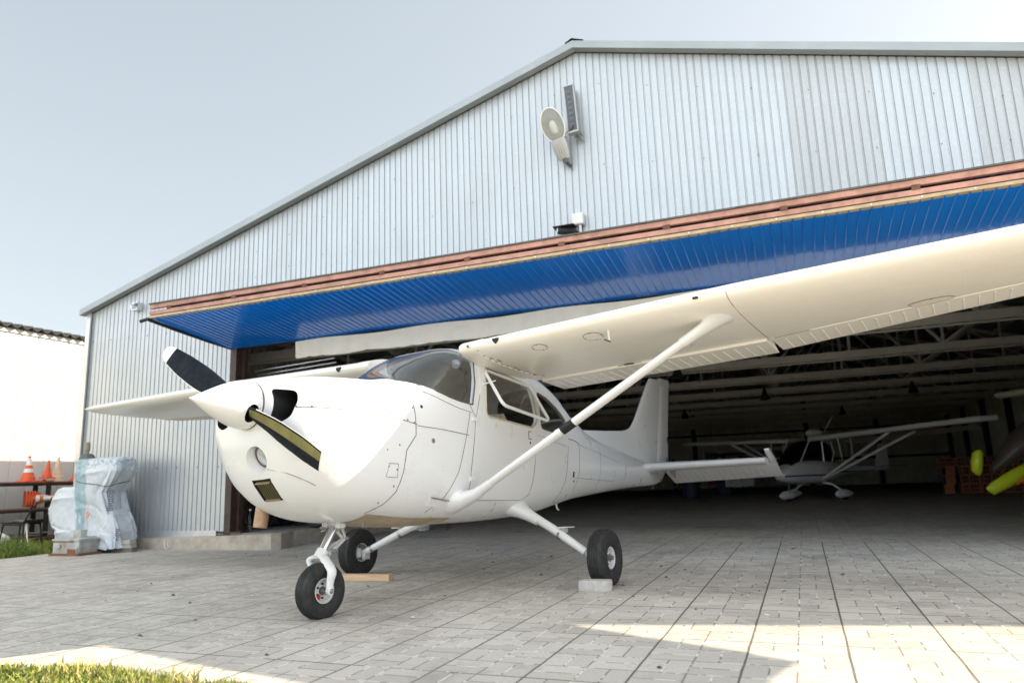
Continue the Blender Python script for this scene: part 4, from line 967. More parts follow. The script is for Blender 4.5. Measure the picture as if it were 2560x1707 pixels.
for u, d in ((.9,6),(2.3,12),(4.6,20),(-.6,17),(6.0,13)):
    dy = MB(); dy.lathe([(.03,.0),(.05,.10),(.11,.25),(.13,.32),(.0,.33)], H(u, d, zc_), (0,0,-1), 12)
    dy.build('pendant_lamp', M['dark'], hg)
# ------------------------------------------------------------------ fittings on the gable
lt = thing('street_lamp', 'grey cobra head street lamp with an oval glass lens fixed on the gable', 'lamp', (.62, -.05, 4.93))
tilt = Matrix.Rotation(R(-12), 4, 'Y') @ Matrix.Rotation(R(24), 4, 'X')
lt.matrix_world = SITE @ Matrix.Translation((.60, -.08, 4.89)) @ tilt @ Matrix.Scale(.83, 4)
alu = paint('cast aluminium', (.42,.43,.43), .5, metal=.4, var=.1)
m = MB(); rings = []
for z, w, t in ((.10,.085,.07),(.14,.10,.09),(.30,.125,.10),(.42,.12,.10),(.44,.10,.09)): rings.append([(w*math.copysign(abs(math.cos(a))**.6, math.cos(a)), t*.5*math.copysign(abs(math.sin(a))**.6, math.sin(a))-.0, z) for a in [2*PI*k/20 for k in range(20)]])
m.loft(rings); bo = m.build('lamp_body', alu, lt, 40, True)
m = MB()
for i in range(4): m.box((-.06+.04*i, -.05, .27), (.006,.012,.22))
m.build('cooling_rib', M['flash'], bo)
m = MB(); rings = []
for q, dd in ((1.0,-.012),(1.02,.01),(.98,.05),(.85,.10),(.55,.14),(.1,.155)): rings.append([(.175*q*math.cos(a)*(1-.12*math.sin(a)*-1*0), dd, .66+.27*q*math.sin(a)) for a in [2*PI*k/32 for k in range(32)]])
m.loft(rings); m.build('lamp_hood', alu, lt, 40, True)
m = MB(); rings = []
for q, dd in ((.93,-.014),(.90,.03),(.75,.075),(.45,.11),(.05,.12)): rings.append([(.175*q*math.cos(a), dd, .66+.27*q*math.sin(a)) for a in [2*PI*k/32 for k in range(32)]])
m.loft(rings, False); m.build('reflector', paint('yellowed mirror', (.92,.88,.66), .10, metal=.95, var=.08, scale=8), lt, 60)
m = MB(); m.lathe([(.0,0),(.06,.03),(.075,.10),(.065,.20),(.03,.26)], (0, .03, .50), (0,0,1), 14); m.build('bulb', M['plasticw'], lt)
m = MB(); rings = []
for q, dd in ((1.0,-.012),(.95,-.03),(.75,-.055),(.4,-.07),(.02,-.075)): rings.append([(.17*q*math.cos(a), dd, .66+.262*q*math.sin(a)) for a in [2*PI*k/32 for k in range(32)]])
m.loft(rings, False); m.build('lens_bowl', M['glassc'], lt, 60)
m = MB(); P = [(.178*math.cos(a), -.012, .66+.275*math.sin(a)) for a in [2*PI*k/32 for k in range(34)]]; m.tube(P, .013, 8, 0, False); m.build('lens_rim', M['plasticw'], lt)
m = MB(); m.tube([(0,0,.12), (.01,.03,.03), (.03,.10,-.02)], .028, 10); m.tube([(0,-.02,.12),(.0,-.02,.05)], .045, 10); m.tube([(.03,.05,0),(.05,.07,-.12),(.05,.075,-.28)], .006, 5); m.build('bracket_pipe', M['screw'], lt)
m = MB(); m.tube([(.15,-.02,.40),(.10,.01,.45),(.28,.05,.52),(.30,.08,.55)], .005, 5); m.build('cable', M['dark'], lt)
fd = thing('flood_light', 'slim rectangular LED flood light hanging upright beside the street lamp', 'lamp', (.70,-.2,5.30))
fd.matrix_world = SITE @ Matrix.Translation((.74, -.19, 5.28)) @ Matrix.Rotation(R(-4.5), 4, 'Y') @ Matrix.Rotation(R(-6), 4, 'X')
m = MB(); m.box((-.066,0.01,.36), (.014,.07,.70)); m.box((.066,0.01,.36), (.014,.07,.70)); m.box((0,.02,.36), (.118,.04,.70)); m.box((0,.01,.715), (.145,.08,.02)); m.box((0,.01,.0), (.145,.08,.025)); fdo = m.build('lamp_housing', alu, fd, 0)
m = MB(); m.box((0,-.012,.36), (.116,.024,.68)); m.build('led_panel', paint('dark led window', (.03,.035,.045), .15, coat=.5), fd, 0)
m = MB()
for k in range(7): m.lathe([(.032,0),(.03,.003),(.0,.006)], (0,-.0245,.10+.085*k), (0,-1,0), 14)
m.build('led_lens', paint('smoked lens', (.09,.10,.115), .2), fd)
m = MB(); m.box((.03,.08,.02), (.10,.14,.02)); m.tube([(.05,.03,.0),(.06,.14,-.06),(.02,.16,.02)], .012, 6); m.build('bracket', M['steel'], fd)
cm = thing('security_camera', 'small dark security camera with a hood under the street lamp', 'camera', (.50,-.12,3.98))
m = MB(); m.tube([(-.05,-.05,0),(.16,.05,.0)], .045, 12); m.box((.03,-.0,.055), (.28,.16,.012), 1); m.build('camera_body', [M['dark'], M['dark']], cm)
m = MB(); m.lathe([(.036,0),(.036,.008),(.0,.012)], (-.052,-.052,0), (-1,-.45,0), 16); m.build('camera_lens', M['plasticw'], cm)
m = MB(); m.tube([(.12,.05,0),(.2,.1,-.02)], .02, 8); m.build('camera_arm', M['dark'], cm)
jb = thing('junction_box', 'small white junction box on the gable above the security camera', 'junction box', (.70,-.06,4.05))
m = MB(); m.box((0,0,.08), (.15,.08,.15)); m.build('box_body', M['plasticw'], jb, 0); m = MB(); m.box((0,-.045,.08), (.13,.012,.13)); m.build('box_lid', M['plasticw'], jb, 0); m = MB(); m.tube([(.02,0,.0),(.02,.01,-.12)], .02, 8); m.build('conduit', M['plasticw'], jb)
dt = thing('outdoor_siren', 'small pale box shaped siren high on the left end of the front wall', 'siren', (-7.06,-.06,3.86))
m = MB(); m.box((0,0,.07), (.14,.10,.13)); m.box((-.08,-.01,.07), (.05,.06,.07)); m.build('siren_body', M['flash'], dt, 0)
m = MB()
for z in (.04,.07,.10): m.box((0,-.055,z), (.10,.01,.012))
m.lathe([(.03,0),(.03,.02)], (.05,-.05,.09), (0,-1,0), 12); m.build('siren_grille', M['screw'], dt)
# ------------------------------------------------------------------ left yard: white building, shelf rack, cones, covered machine
FU = -11.5
lb = thing('metal_building', 'plain white sheet metal building with a wavy dark roof edge left of the hangar', 'building', (FU, 3, 0))
def B(u, d, z): return (u-FU, d-3, z)
m = MB(); corr(m, -9, 16, lambda d: -.03, lambda d: 4.22, .34, .022, lambda d, o, z: B(FU+o, d, z), prof=((0,0),(.90,0),(.93,-1),(.97,-1)))
m.add([B(FU,-9,-.03),B(FU,-9,4.22),B(FU-9,-9,4.22),B(FU-9,-9,-.03)], [(0,1,2,3)]); m.add([B(FU,16,-.03),B(FU,16,4.22),B(FU-9,16,4.22),B(FU-9,16,-.03)], [(3,2,1,0)]); m.build('wall', M['cream'], lb, 0)
m = MB(); N_ = 25*24
def wav(d): return .05*max(-.3, math.sin(2*PI*d/.21))
for k in range(N_):
    a, b = -9.1+25.2*k/N_, -9.1+25.2*(k+1)/N_
    m.add([B(FU+.14,a,4.25+wav(a)),B(FU+.14,b,4.25+wav(b)),B(FU-9,b,5.9+wav(b)),B(FU-9,a,5.9+wav(a)),B(FU+.14,a,4.225+wav(a)),B(FU+.14,b,4.225+wav(b))], [(0,1,2,3),(4,5,1,0)])
    m.add([B(FU+.14,a,4.225+wav(a)),B(FU+.14,b,4.225+wav(b)),B(FU-9,b,5.875+wav(b)),B(FU-9,a,5.875+wav(a))], [(3,2,1,0)])
m.build('roof', paint('dark wavy roof sheet', (.035,.033,.032), .8, var=.2), lb, 0)
m = MB(); m.box(B(FU+.02, 3.5, 4.16), (.03, 25, .06)); m.build('eave_trim', M['cream'], lb, 0)
RU = -11.0
rk = thing('shelf_rack', 'rusty steel shelf rack standing along the white building', 'shelf', (RU, .6, -.03))
for z, w in ((1.155,.42),(.655,.45),(.10,.5)):
    m = MB(); m.box((.0,0,z+.0), (w, 6.4, .03)); m.box((w/2-.01,0,z-.035), (.03,6.4,.05), 1); m.box((-w/2+.01,0,z-.035), (.03,6.4,.05), 1); m.build('shelf', [M['shelf'], M['dark']], rk, 0)
for d in (-2.6, -.7, .75, 2.6):
    for du in (.19,-.19):
        m = MB(); m.box((du, d, .58), (.06,.07,1.15)); m.build('post', M['dark'], rk, 0)
m = MB(); m.box((.1,.1,.16), (.3,1.2,.03), 0, Matrix.Rotation(.1,3,'Z')); m.box((.1,.55,.20), (.25,.8,.02), 0, Matrix.Rotation(-.15,3,'Z')); m.build('loose_board', M['concd'], rk, 0)
def cone(name, label, loc, h=.47, rot=None, bands=True, flop=0.0, mats=None):
    o = thing(name, label, 'traffic cone', loc, group='traffic cones on the shelf rack')
    if rot is not None: o.matrix_world = SITE @ Matrix.Translation(loc) @ rot
    mt = mats or [M['orange'], M['conew']]; s_ = h/.47
    m = MB(); m.prism(rounded([(-.15*s_,-.15*s_),(.15*s_,-.15*s_),(.15*s_,.15*s_),(-.15*s_,.15*s_)], .04), lambda x, y: (x,y,0), lambda x, y: (x*.97,y*.97,.025)); m.build('base', mt[0], o, 0)
    m = MB(); prof = [(.118,.02),(.112,.09),(.096,.10),(.080,.17),(.066,.24),(.052,.30),(.040,.36),(.028,.43),(.022,.47),(.014,.472)]
    rings = [[((r*math.cos(2*PI*k/20)+flop*(z/.47)**2)*s_, r*math.sin(2*PI*k/20)*s_, z*s_) for k in range(20)] for r, z in prof]
    m.loft(rings)
    if bands:
        for i in (3, 5, 6):
            for k in range(20): m.m[i*20+k] = 1
        for k in range(20): m.m[4*20+k] = 0; m.m[6*20+k] = 1 if k >= 0 else 0
    m.build('cone_body', mt, o, 40); return o
zs = 1.142
cone('traffic_cone', 'orange cone with white bands standing upright at the left of the top shelf', (RU, 1.05, zs), .50)
cone('traffic_cone', 'short plain orange cone standing on a folded cone base on the top shelf', (RU+.05, 1.40, zs+.06), .36, None, False, .02)
cone('traffic_cone', 'flattened orange cone base lying under the short plain orange cone', (RU+.02, 1.36, zs), .30, Matrix.Rotation(R(6),4,'X') @ Matrix.Scale(.16,4,(0,0,1)), False)
cone('traffic_cone', 'faded whitish cone standing at the right of the top shelf', (RU-.02, 1.66, zs), .48, None, False, 0, [paint('faded cone plastic', (.72,.55,.42), .6, var=.2), M['conew']])
cone('traffic_cone', 'low orange cone half hidden behind the covered machine', (RU+.02, 2.02, zs), .30, None, False)
Rl = Matrix.Rotation(R(8), 4, 'Z') @ Matrix.Rotation(R(90), 4, 'X') @ Matrix.Rotation(R(4), 4, 'Z')
for k in range(4):
    lab = ['open ended orange cone at the front of the lying stack on the middle shelf','second orange cone nested in the lying stack on the middle shelf','third orange cone nested in the lying stack on the middle shelf','innermost orange and white cone at the tip of the lying stack on the middle shelf'][k]
    o = cone('traffic_cone', lab, (RU+.06, .92+.055*k, .665+.148), .47)
    o.matrix_world = SITE @ Matrix.Translation((RU+.10, .95+.055*k, .665+.149)) @ Matrix.Rotation(R(-26), 4, 'Z') @ Matrix.Rotation(R(-90), 4, 'X')
    if k == 0:
        m = MB(); m.lathe([(.112,-.004),(.10,-.004),(.05,.22),(.0,.26)], (0,0,0), (0,0,1), 20, 0, False); m.build('cone_mouth', M['red'], o)
# chair
ch = thing('metal_chair', 'black steel tube chair with a dark seat standing on the grass', 'chair', (-9.2, -.25, -.03))
ch.matrix_world = SITE @ Matrix.Translation((-9.18, -.22, -.03)) @ Matrix.Rotation(R(12), 4, 'Z')
m = MB(); m.loft([[(x, y, .455+dz) for x, y, dz in ((-.21,-.2,0),(.22,-.2,0),(.25,-.18,.02),(.25,.18,.02),(.22,.2,0),(-.21,.2,0))], [(x*1.02, y*1.02, .485+dz) for x, y, dz in ((-.21,-.2,0),(.22,-.2,0),(.25,-.18,.03),(.25,.18,.03),(.22,.2,0),(-.21,.2,0))]]); m.build('seat', M['dark'], ch)
for sx, sy in ((-1,-1),(1,-1),(1,1),(-1,1)):
    m = MB(); m.tube([(sx*.19, sy*.17, .45), (sx*.25, sy*.20, .0)], .014, 8); m.build('leg', M['dark'], ch)
for sy in (-1, 1):
    m = MB(); m.tube([(-.15,sy*.2,.45),(.16,sy*.2,.44),(.24,sy*.2,.50),(.30,sy*.19,.62),(.37,sy*.18,.84)], .014, 8); m.build('back_post', M['dark'], ch)
rg = MB(); rings = []
for t in np.linspace(0,1,8): rings.append([(-.16+.34*t, y, .492+.03*math.sin(PI*t)*(1-(y/.17)**2)+.012*math.sin(9*t+y*20)) for y in np.linspace(-.16,.16,7)])
rg.loft(rings, False, 0, False); rago = rg.build('rag', paint('dark blue rag', (.035,.045,.075), .9, var=.4, scale=14, dirt=(.45,.36,.24), dirt_amt=.5), None, 60)
rago.matrix_world = ch.matrix_world.copy(); tag(rago, 'crumpled dark blue and tan rag lying on the chair seat', 'rag')
tr2 = thing('white_strap', 'pale cord tied at the chair and hanging down to the grass', 'cord', (-8.95,-.30,-.03))
m = MB(); m.tube([(0,0,.46),(.02,-.02,.4),(-.08,-.03,.0)], .012, 6); m.tube([(0,0,.44),(.07,-.02,.22),(.19,-.05,.0)], .010, 6); m.build('strand', M['canvas'], tr2)
bg = thing('plastic_bag', 'white crumpled plastic bag beside the chair at the left edge', 'bag', (-10.3,.1,-.03))
m = MB(); rings = []
for i in range(9):
    t = i/8; r = .2*math.sin(PI*min(.98,max(.04,t)))**.6; rings.append([(r*math.cos(a)*(1+.15*math.sin(5*a+i)), r*math.sin(a)*(1+.12*math.cos(4*a-i)), .30*t) for a in [2*PI*k/20 for k in range(20)]])
m.loft(rings); m.build('bag_body', M['plasticw'], bg, 60)

# covered machine
def tarp_mat(name, teal):
    t = NT(name); v = t.obj((1,1,1)); n1 = t.noise(t.obj((2.2,2.2,1.2)), 2.0, 4, .55); n2 = t.noise(v, 15, 6, .65); sp = t.n('ShaderNodeSeparateXYZ'); t.l(v, sp.inputs[0])
    c = t.ramp(n2, [(.3, (.46,.51,.56)), (.7, (.62,.67,.71))])
    x = t.m('ADD', t.m('ADD', sp.outputs[0], .14), t.m('MULTIPLY', t.m('SUBTRACT', n1, .5), .55))
    band = t.m('MULTIPLY', t.ramp(t.m('ABSOLUTE', x), [(.15, 1.0), (.19, 0.0)]), t.ramp(t.m('ADD', n1, t.m('MULTIPLY', sp.outputs[2], .12)), [(.42, 0.0), (.47, 1.0)]))
    c = t.mix(t.m('MULTIPLY', band, teal), c, (.27,.40,.45))
    ln = t.m('LESS_THAN', t.m('ABSOLUTE', t.m('SUBTRACT', t.m('ADD', sp.outputs[0], t.m('MULTIPLY', n1, .9)), .52)), .012); c = t.mix(t.m('MULTIPLY', t.m('MULTIPLY', ln, t.m('LESS_THAN', sp.outputs[2], .72)), teal), c, (.62,.26,.16))
    top = t.m('MULTIPLY', t.ramp(t.noise(v, 26, 6, .7), [(.50, 0.0), (.58, 1.0)]), t.m('GREATER_THAN', t.m('ADD', sp.outputs[2], t.m('MULTIPLY', n1, .3)), 1.40)); c = t.mix(t.m('MULTIPLY', top, .8*teal), c, (.12,.20,.24))
    t.l(c, t.b.inputs['Base Color']); t.b.inputs['Roughness'].default_value = .4; t.bump(t.noise(t.obj((1,1,.5)), 24, 4), .25, .012); return t.mat
M['tarp'] = tarp_mat('white and teal banner tarpaulin', .95); M['tarp2'] = tarp_mat('plain white tarpaulin', .0)
mc = thing('covered_machine', 'old machine wrapped in white and teal banner tarpaulin in front of the hangar corner', 'machine', (-7.1, -.55, 0))
def drape(name, prof, mat, parent, nz=34, na=72, seed=0, amp=.035, open_bottom=True, ragged=.06):
    """hanging sheet: outline rows (z, u0, u1, d0, d1); sharp creases run down from the corners, the hem is ragged"""
    r_ = np.random.default_rng(seed); m = MB(); rings = []; pz = [p[0] for p in prof]
    fold = [(r_.random()*6.28, 5+r_.random()*9, .5+r_.random(), r_.random()*2-1) for _ in range(14)]
    hem = [(r_.random()*6.28, int(2+r_.random()*9)) for _ in range(5)]
    cre = [(r_.random()*6.28, pz[0]+(pz[-1]-pz[0])*r_.random(), (r_.random()-.5)*5, .25+.5*r_.random()) for _ in range(22)]
    for i in range(nz):
        t = i/(nz-1); z = pz[0]+(pz[-1]-pz[0])*t; rg_ = []
        u0, u1, d0, d1 = [np.interp(z, pz, [p[k] for p in prof]) for k in (1,2,3,4)]
        for k in range(na):
            a = 2*PI*k/na; c, s_ = math.cos(a), math.sin(a)
            x = (u0+u1)/2 + (u1-u0)/2*math.copysign(abs(c)**.45, c); y = (d0+d1)/2 + (d1-d0)/2*math.copysign(abs(s_)**.45, s_); w = 0
            for a0, sharp, g_, sk_ in fold:
                da = (a-a0-sk_*(1-t)*1.1+PI) % (2*PI) - PI; w += g_*math.exp(-abs(da)*sharp)*(.25+.75*(1-t))*(1 if sk_ > -.2 else -1)
            for a0, z0, sl, ln in cre:
                da = (a-a0+PI) % (2*PI) - PI; dz = z-z0-sl*da*.12
                if abs(da) < ln: w += .55*math.exp(-abs(dz)*26)*(1-abs(da)/ln)*(1 if sl > 0 else -1)
            w *= amp; hz = sum(abs(math.sin(a*n_+p_)) for p_, n_ in hem)/5*ragged*(1-t)**3
            rg_.append((x+w*c, y+w*s_, z+hz))
        rings.append(rg_)
    n0 = len(m.f); m.loft(rings); 
    if open_bottom: del m.f[n0+(nz-1)*na]; del m.m[n0+(nz-1)*na]
    return m.build(name, mat, parent, 28, True)
drape('tarpaulin', [(.16,-.16,.52,-.15,.30),(.36,-.18,.56,-.16,.30),(.60,-.24,.46,-.18,.28),(.88,-.28,.40,-.2,.25),(1.05,-.28,.54,-.2,.25),(1.20,-.30,.64,-.2,.26),(1.37,-.34,.62,-.16,.24),(1.405,-.30,.57,-.1,.2)], M['tarp'], mc, 90, 200, 3, .045, True, .12)
drape('tarpaulin_skirt', [(.03,.20,.66,-.17,.26),(.30,.18,.66,-.16,.26),(.55,.22,.55,-.14,.24),(.62,.26,.48,-.1,.2)], M['tarp2'], mc, 44, 140, 12, .035, True, .05)
drape('side_sheet', [(.03,-.66,-.06,-.12,.36),(.30,-.68,-.08,-.14,.36),(.40,-.84,-.10,-.12,.36),(.58,-.97,-.12,-.10,.36),(.80,-.93,-.16,-.08,.35),(.95,-.86,-.2,-.05,.34),(.985,-.78,-.25,.0,.3)], M['tarp2'], mc, 70, 180, 8, .06, True, .10)
m = MB()
for z, rr_ in ((.62,1.0),(1.02,.98)):
    P = [(.13+.40*math.copysign(abs(math.cos(a))**.5, math.cos(a))*rr_, .04+.255*math.copysign(abs(math.sin(a))**.5, math.sin(a)), z+.05*math.sin(a*2)) for a in [2*PI*k/40 for k in range(41)]]; 
m.tube(P, .006, 5, 0, False); m.build('tie_cord', M['seam'], mc)
oldp = paint('flaking grey paint over rust', (.46,.48,.46), .6, var=.2, scale=9, dirt=(.16,.07,.03), dirt_amt=.95)
m = MB(); m.box((.10,-.33,.11), (.54,.30,.19)); m.box((.10,-.33,.222), (.57,.33,.03)); m.box((.26,-.495,.07), (.20,.03,.09)); m.box((-.06,-.492,.13), (.12,.02,.05)); bo = m.build('machine_base', oldp, mc, 0)
m = MB(); m.box((.12,-.34,.016), (.62,.38,.03)); m.box((.26,-.515,.06), (.16,.01,.07)); m.box((.05,-.485,.20), (.4,.012,.02)); m.build('base_plate', paint('rust', (.20,.09,.045), .85, var=.3, scale=12), mc, 0)
m = MB(); m.box((.02,-.20,.29), (.16,.12,.11)); m.build('machine_foot', oldp, mc, 0)
m = MB(); m.lathe([(.10,0),(.12,.04),(.09,.10),(.05,.12)], (-.25,.02,1.37), (0,0,1), 16); m.build('spindle_cap', paint('dark machine cap', (.12,.13,.12), .6, var=.4, scale=14), mc)
m = MB(); m.lathe([(.035,0),(.035,.05),(.045,.06),(.045,.17),(.03,.19)], (-.27,.02,1.48), (0,0,1), 12); m.build('spindle_post', paint('khaki handle', (.30,.27,.18), .6), mc)
def text(name, body_, size, mat, parent, loc, rot):
    c = bpy.data.curves.new(name, 'FONT'); c.body = body_; c.size = size; c.extrude = .001; c.materials.append(mat)
    t = bpy.data.objects.new('tmp', c); COL.objects.link(t); bpy.context.view_layer.update()
    me = bpy.data.meshes.new_from_object(t.evaluated_get(bpy.context.evaluated_depsgraph_get())); bpy.data.objects.remove(t)
    if not me.materials: me.materials.append(mat)
    o = bpy.data.objects.new(name, me); COL.objects.link(o); o.parent = parent; o.matrix_local = Matrix.Translation(loc) @ rot; return o
ink = paint('dark violet print', (.10,.05,.16), .6)
RT = Matrix.Rotation(R(40), 4, 'Z') @ Matrix.Rotation(R(90), 4, 'X') @ Matrix.Rotation(R(90), 4, 'Z')
text('printed_lettering', 'Видор', .105, ink, mc, (.56,-.13,.60), RT)
text('printed_lettering', 'Кра', .10, ink, mc, (.685,-.09,.17), RT)
bs = bpy.data.objects.new('paving_block', None)
bpy.data.objects.remove(bs)
blk = []
pm = [paint('grey paving block', (.40,.38,.34), .85, var=.15, scale=12, bump=.3), paint('dark paving block', (.19,.18,.17), .85, var=.15, scale=12, bump=.3), paint('buff paving block', (.52,.46,.36), .85, var=.15, scale=12, bump=.3)]
labs = {(0,0):'dark paving block at the bottom left of the small stack by the covered machine',(1,0):'dark paving block at the bottom right of the small stack by the covered machine',(0,1):'pale grey paving block in the middle left of the small stack by the covered machine',(1,1):'pale grey paving block in the middle right of the small stack by the covered machine',(0,2):'buff paving block at the top left of the small stack by the covered machine',(1,2):'grey paving block at the top right of the small stack by the covered machine'}
for j in range(3):
    for i in range(2):
        m = MB(); P = rounded([(-.1,-.055),(.1,-.055),(.1,.055),(-.1,.055)], .01, 2); m.prism(P, lambda x, y: (x,y,0), lambda x, y: (x,y,.056)); m.prism([(p[0]*.95,p[1]*.92) for p in P], lambda x, y: (x,y,.056), lambda x, y: (x,y,.060))
        o = m.build('paving_block', pm[1 if j == 0 else (0 if j == 1 or i == 1 else 2)], None, 0)
        place(o, (-6.56+.205*i+.01*j, -.50-.02*j, .0605*j+.001), R(3*i-4*j)); tag(o, labs[(i,j)], 'paving block', 'stacked paving blocks')
# wire hook on the plinth
wh = thing('wire_hook', 'bent white wire hanging on the concrete plinth', 'wire', (-6.05,-.15,.10))
m = MB(); m.tube([(0,0,.02),(.02,-.01,-.06),(.07,-.015,-.09),(.10,-.01,-.07),(.06,0,0)], .006, 6); m.build('wire', M['plasticw'], wh)

# ------------------------------------------------------------------ things on the apron
m = MB(); P = [(-.125,-.055),(.10,-.06),(.125,-.03),(.12,.055),(-.10,.06),(-.13,.02)]
rings = [[(x*s_, y*s_, z) for x, y in P] for z, s_ in ((0,.98),(.015,1),(.06,1.0),(.078,.94))]; m.loft(rings)
o = m.build('concrete_block', paint('chipped concrete chock', (.56,.54,.51), .9, var=.2, scale=24, bump=1.0), None, 0); place(o, (1.50,-3.00,.001), R(4)); tag(o, 'chipped grey concrete block wedged against the near main wheel', 'chock')
m = MB(); m.box((0,0,.027), (.66,.085,.052)); o = m.build('wood_plank', M['wood'], None, 0); place(o, (-.83,-2.74,.001), R(5)); tag(o, 'short raw timber plank lying in front of the far main wheel', 'plank')
# ------------------------------------------------------------------ grass and bush
sheet('verge', [(-9,-5.9),(.5,-5.93),(.6,-9),(-9,-9)], paint('dark turf soil', (.11,.11,.04), .95, var=.4, scale=9, dirt=(.16,.20,.04), dirt_amt=.8), z=-.008)
def blades(name, n, fn, h, mats, label=None):
    m = MB(); r_ = np.random.default_rng(len(name)+n)
    for i in range(n):
        u, d, sc = fn(r_); hh = h*sc*(.5+.8*r_.random()); a = r_.random()*6.28; w = .0035+.004*r_.random(); ln = hh*(.2+.6*r_.random()); b = r_.random()*6.28
        dx, dy = math.cos(a)*w, math.sin(a)*w; lx, ly = math.cos(b)*ln, math.sin(b)*ln; z0 = -.03 if u < -7 else -.01
        m.add([(u-dx,d-dy,z0),(u+dx,d+dy,z0),(u+dx*.8+lx*.4,d+dy*.8+ly*.4,z0+hh*.6),(u-dx*.8+lx*.4,d-dy*.8+ly*.4,z0+hh*.6),(u+lx,d+ly,z0+hh)], [(0,1,2,3),(3,2,4)], int(r_.random()*len(mats)))
    o = m.build(name, mats, None, 0); o.matrix_world = SITE.copy(); tag(o, label, None, None, 'stuff'); return o
gm = [paint('grass green', (.20,.27,.035), .6, var=.3), paint('grass yellow green', (.38,.38,.07), .6, var=.3), paint('grass dark', (.12,.18,.03), .6, var=.3), paint('dry straw', (.42,.33,.16), .7, var=.2)]
def fg(r_):
    while True:
        u = -2.6+3.4*r_.random(); d = -5.86-1.5*r_.random()**1.2
        lim = -5.86-.05*math.sin(u*5)-.035*math.sin(u*17)+.05*r_.standard_normal()*(r_.random() < .3)
        if d < lim: return u, d, (.75+.25*math.sin(u*3.1+d*4))
blades('foreground_grass', 52000, fg, .058, gm[:3]+gm[:2]+[paint('dead grass', (.34,.28,.15), .8, var=.2)], 'bright low grass along the front edge of the paving')
def stalk(r_):
    c = [(-.30,-5.95),(-.12,-5.97),(.40,-5.98),(.55,-5.99)][int(r_.random()*4)]; return c[0]+.10*r_.standard_normal(), c[1]-.02*abs(r_.standard_normal()), 1
blades('dry_grass_tuft', 120, stalk, .105, [gm[3], gm[1]], 'pale dry grass stalks standing above the low grass')
blades('yard_grass', 9000, lambda r_: (-7.75-3.2*r_.random(), -2.0+2.6*r_.random(), .8), .16, gm[:3], 'rough grass growing between the paving and the shelf rack')
bu = thing('bush', 'small feathery green bush at the left edge of the paving', 'bush', (-8.05,-1.15,-.03))
m = MB(); r_ = np.random.default_rng(4)
for i in range(5200):
    a = r_.random()*6.28; e = r_.random(); rr = .05+.30*r_.random()**.6; q = .34*math.sqrt(max(0,1-(rr/.37)**2))
    x, y, z = rr*math.cos(a)*1.15, rr*math.sin(a)*.9, q*(.25+.75*r_.random())*(.85+.15*math.sin(7*a)); L_ = .02+.03*r_.random(); b = r_.random()*6.28; el_ = r_.random()*1.4
    v = Vector((math.cos(b)*math.cos(el_), math.sin(b)*math.cos(el_), math.sin(el_)))*L_; w = Vector((-math.sin(b), math.cos(b), 0))*.004
    p = Vector((x,y,z)); m.add([p-w, p+w, p+v], [(0,1,2)], int(r_.random()*2))
m.build('foliage', [gm[0], gm[2]], bu, 0)
m = MB()
for i in range(9):
    a = i*.7; m.tube([(0,0,0), (.12*math.cos(a), .10*math.sin(a), .14), (.2*math.cos(a), .17*math.sin(a), .22)], [.008,.003,.002], 5)
m.build('stem', paint('brown stem', (.12,.08,.04), .8), bu)

# dry leaves, grit and twigs scattered on the paving
m = MB(); r_ = np.random.default_rng(21)
for i in range(420):
    u = -7+13*r_.random(); dd = .6-6.2*r_.random()
    if u < -1.5 and dd < -4.2-.3*u*-.3: continue
    s_ = .004+.013*r_.random()**3; a = r_.random()*6.28; k = 5; P = [(u+s_*(1+.9*r_.random())*math.cos(a+2*PI*q/k), dd+s_*(.5+.5*r_.random())*math.sin(a+2*PI*q/k), .002+.3*s_*r_.random()) for q in range(k)]
    m.add(P + [(u, dd, .002+.8*s_)], [(q, (q+1) % k, k) for q in range(k)], int(r_.random()*3))
o = m.build('ground_debris', [paint('dry leaf', (.13,.08,.04), .9, var=.3), paint('dark grit', (.05,.05,.045), .9), paint('pale chip', (.55,.52,.46), .9)], None, 0); o.matrix_world = SITE.copy(); tag(o, 'small dry leaves and grit scattered over the paving', None, None, 'stuff')
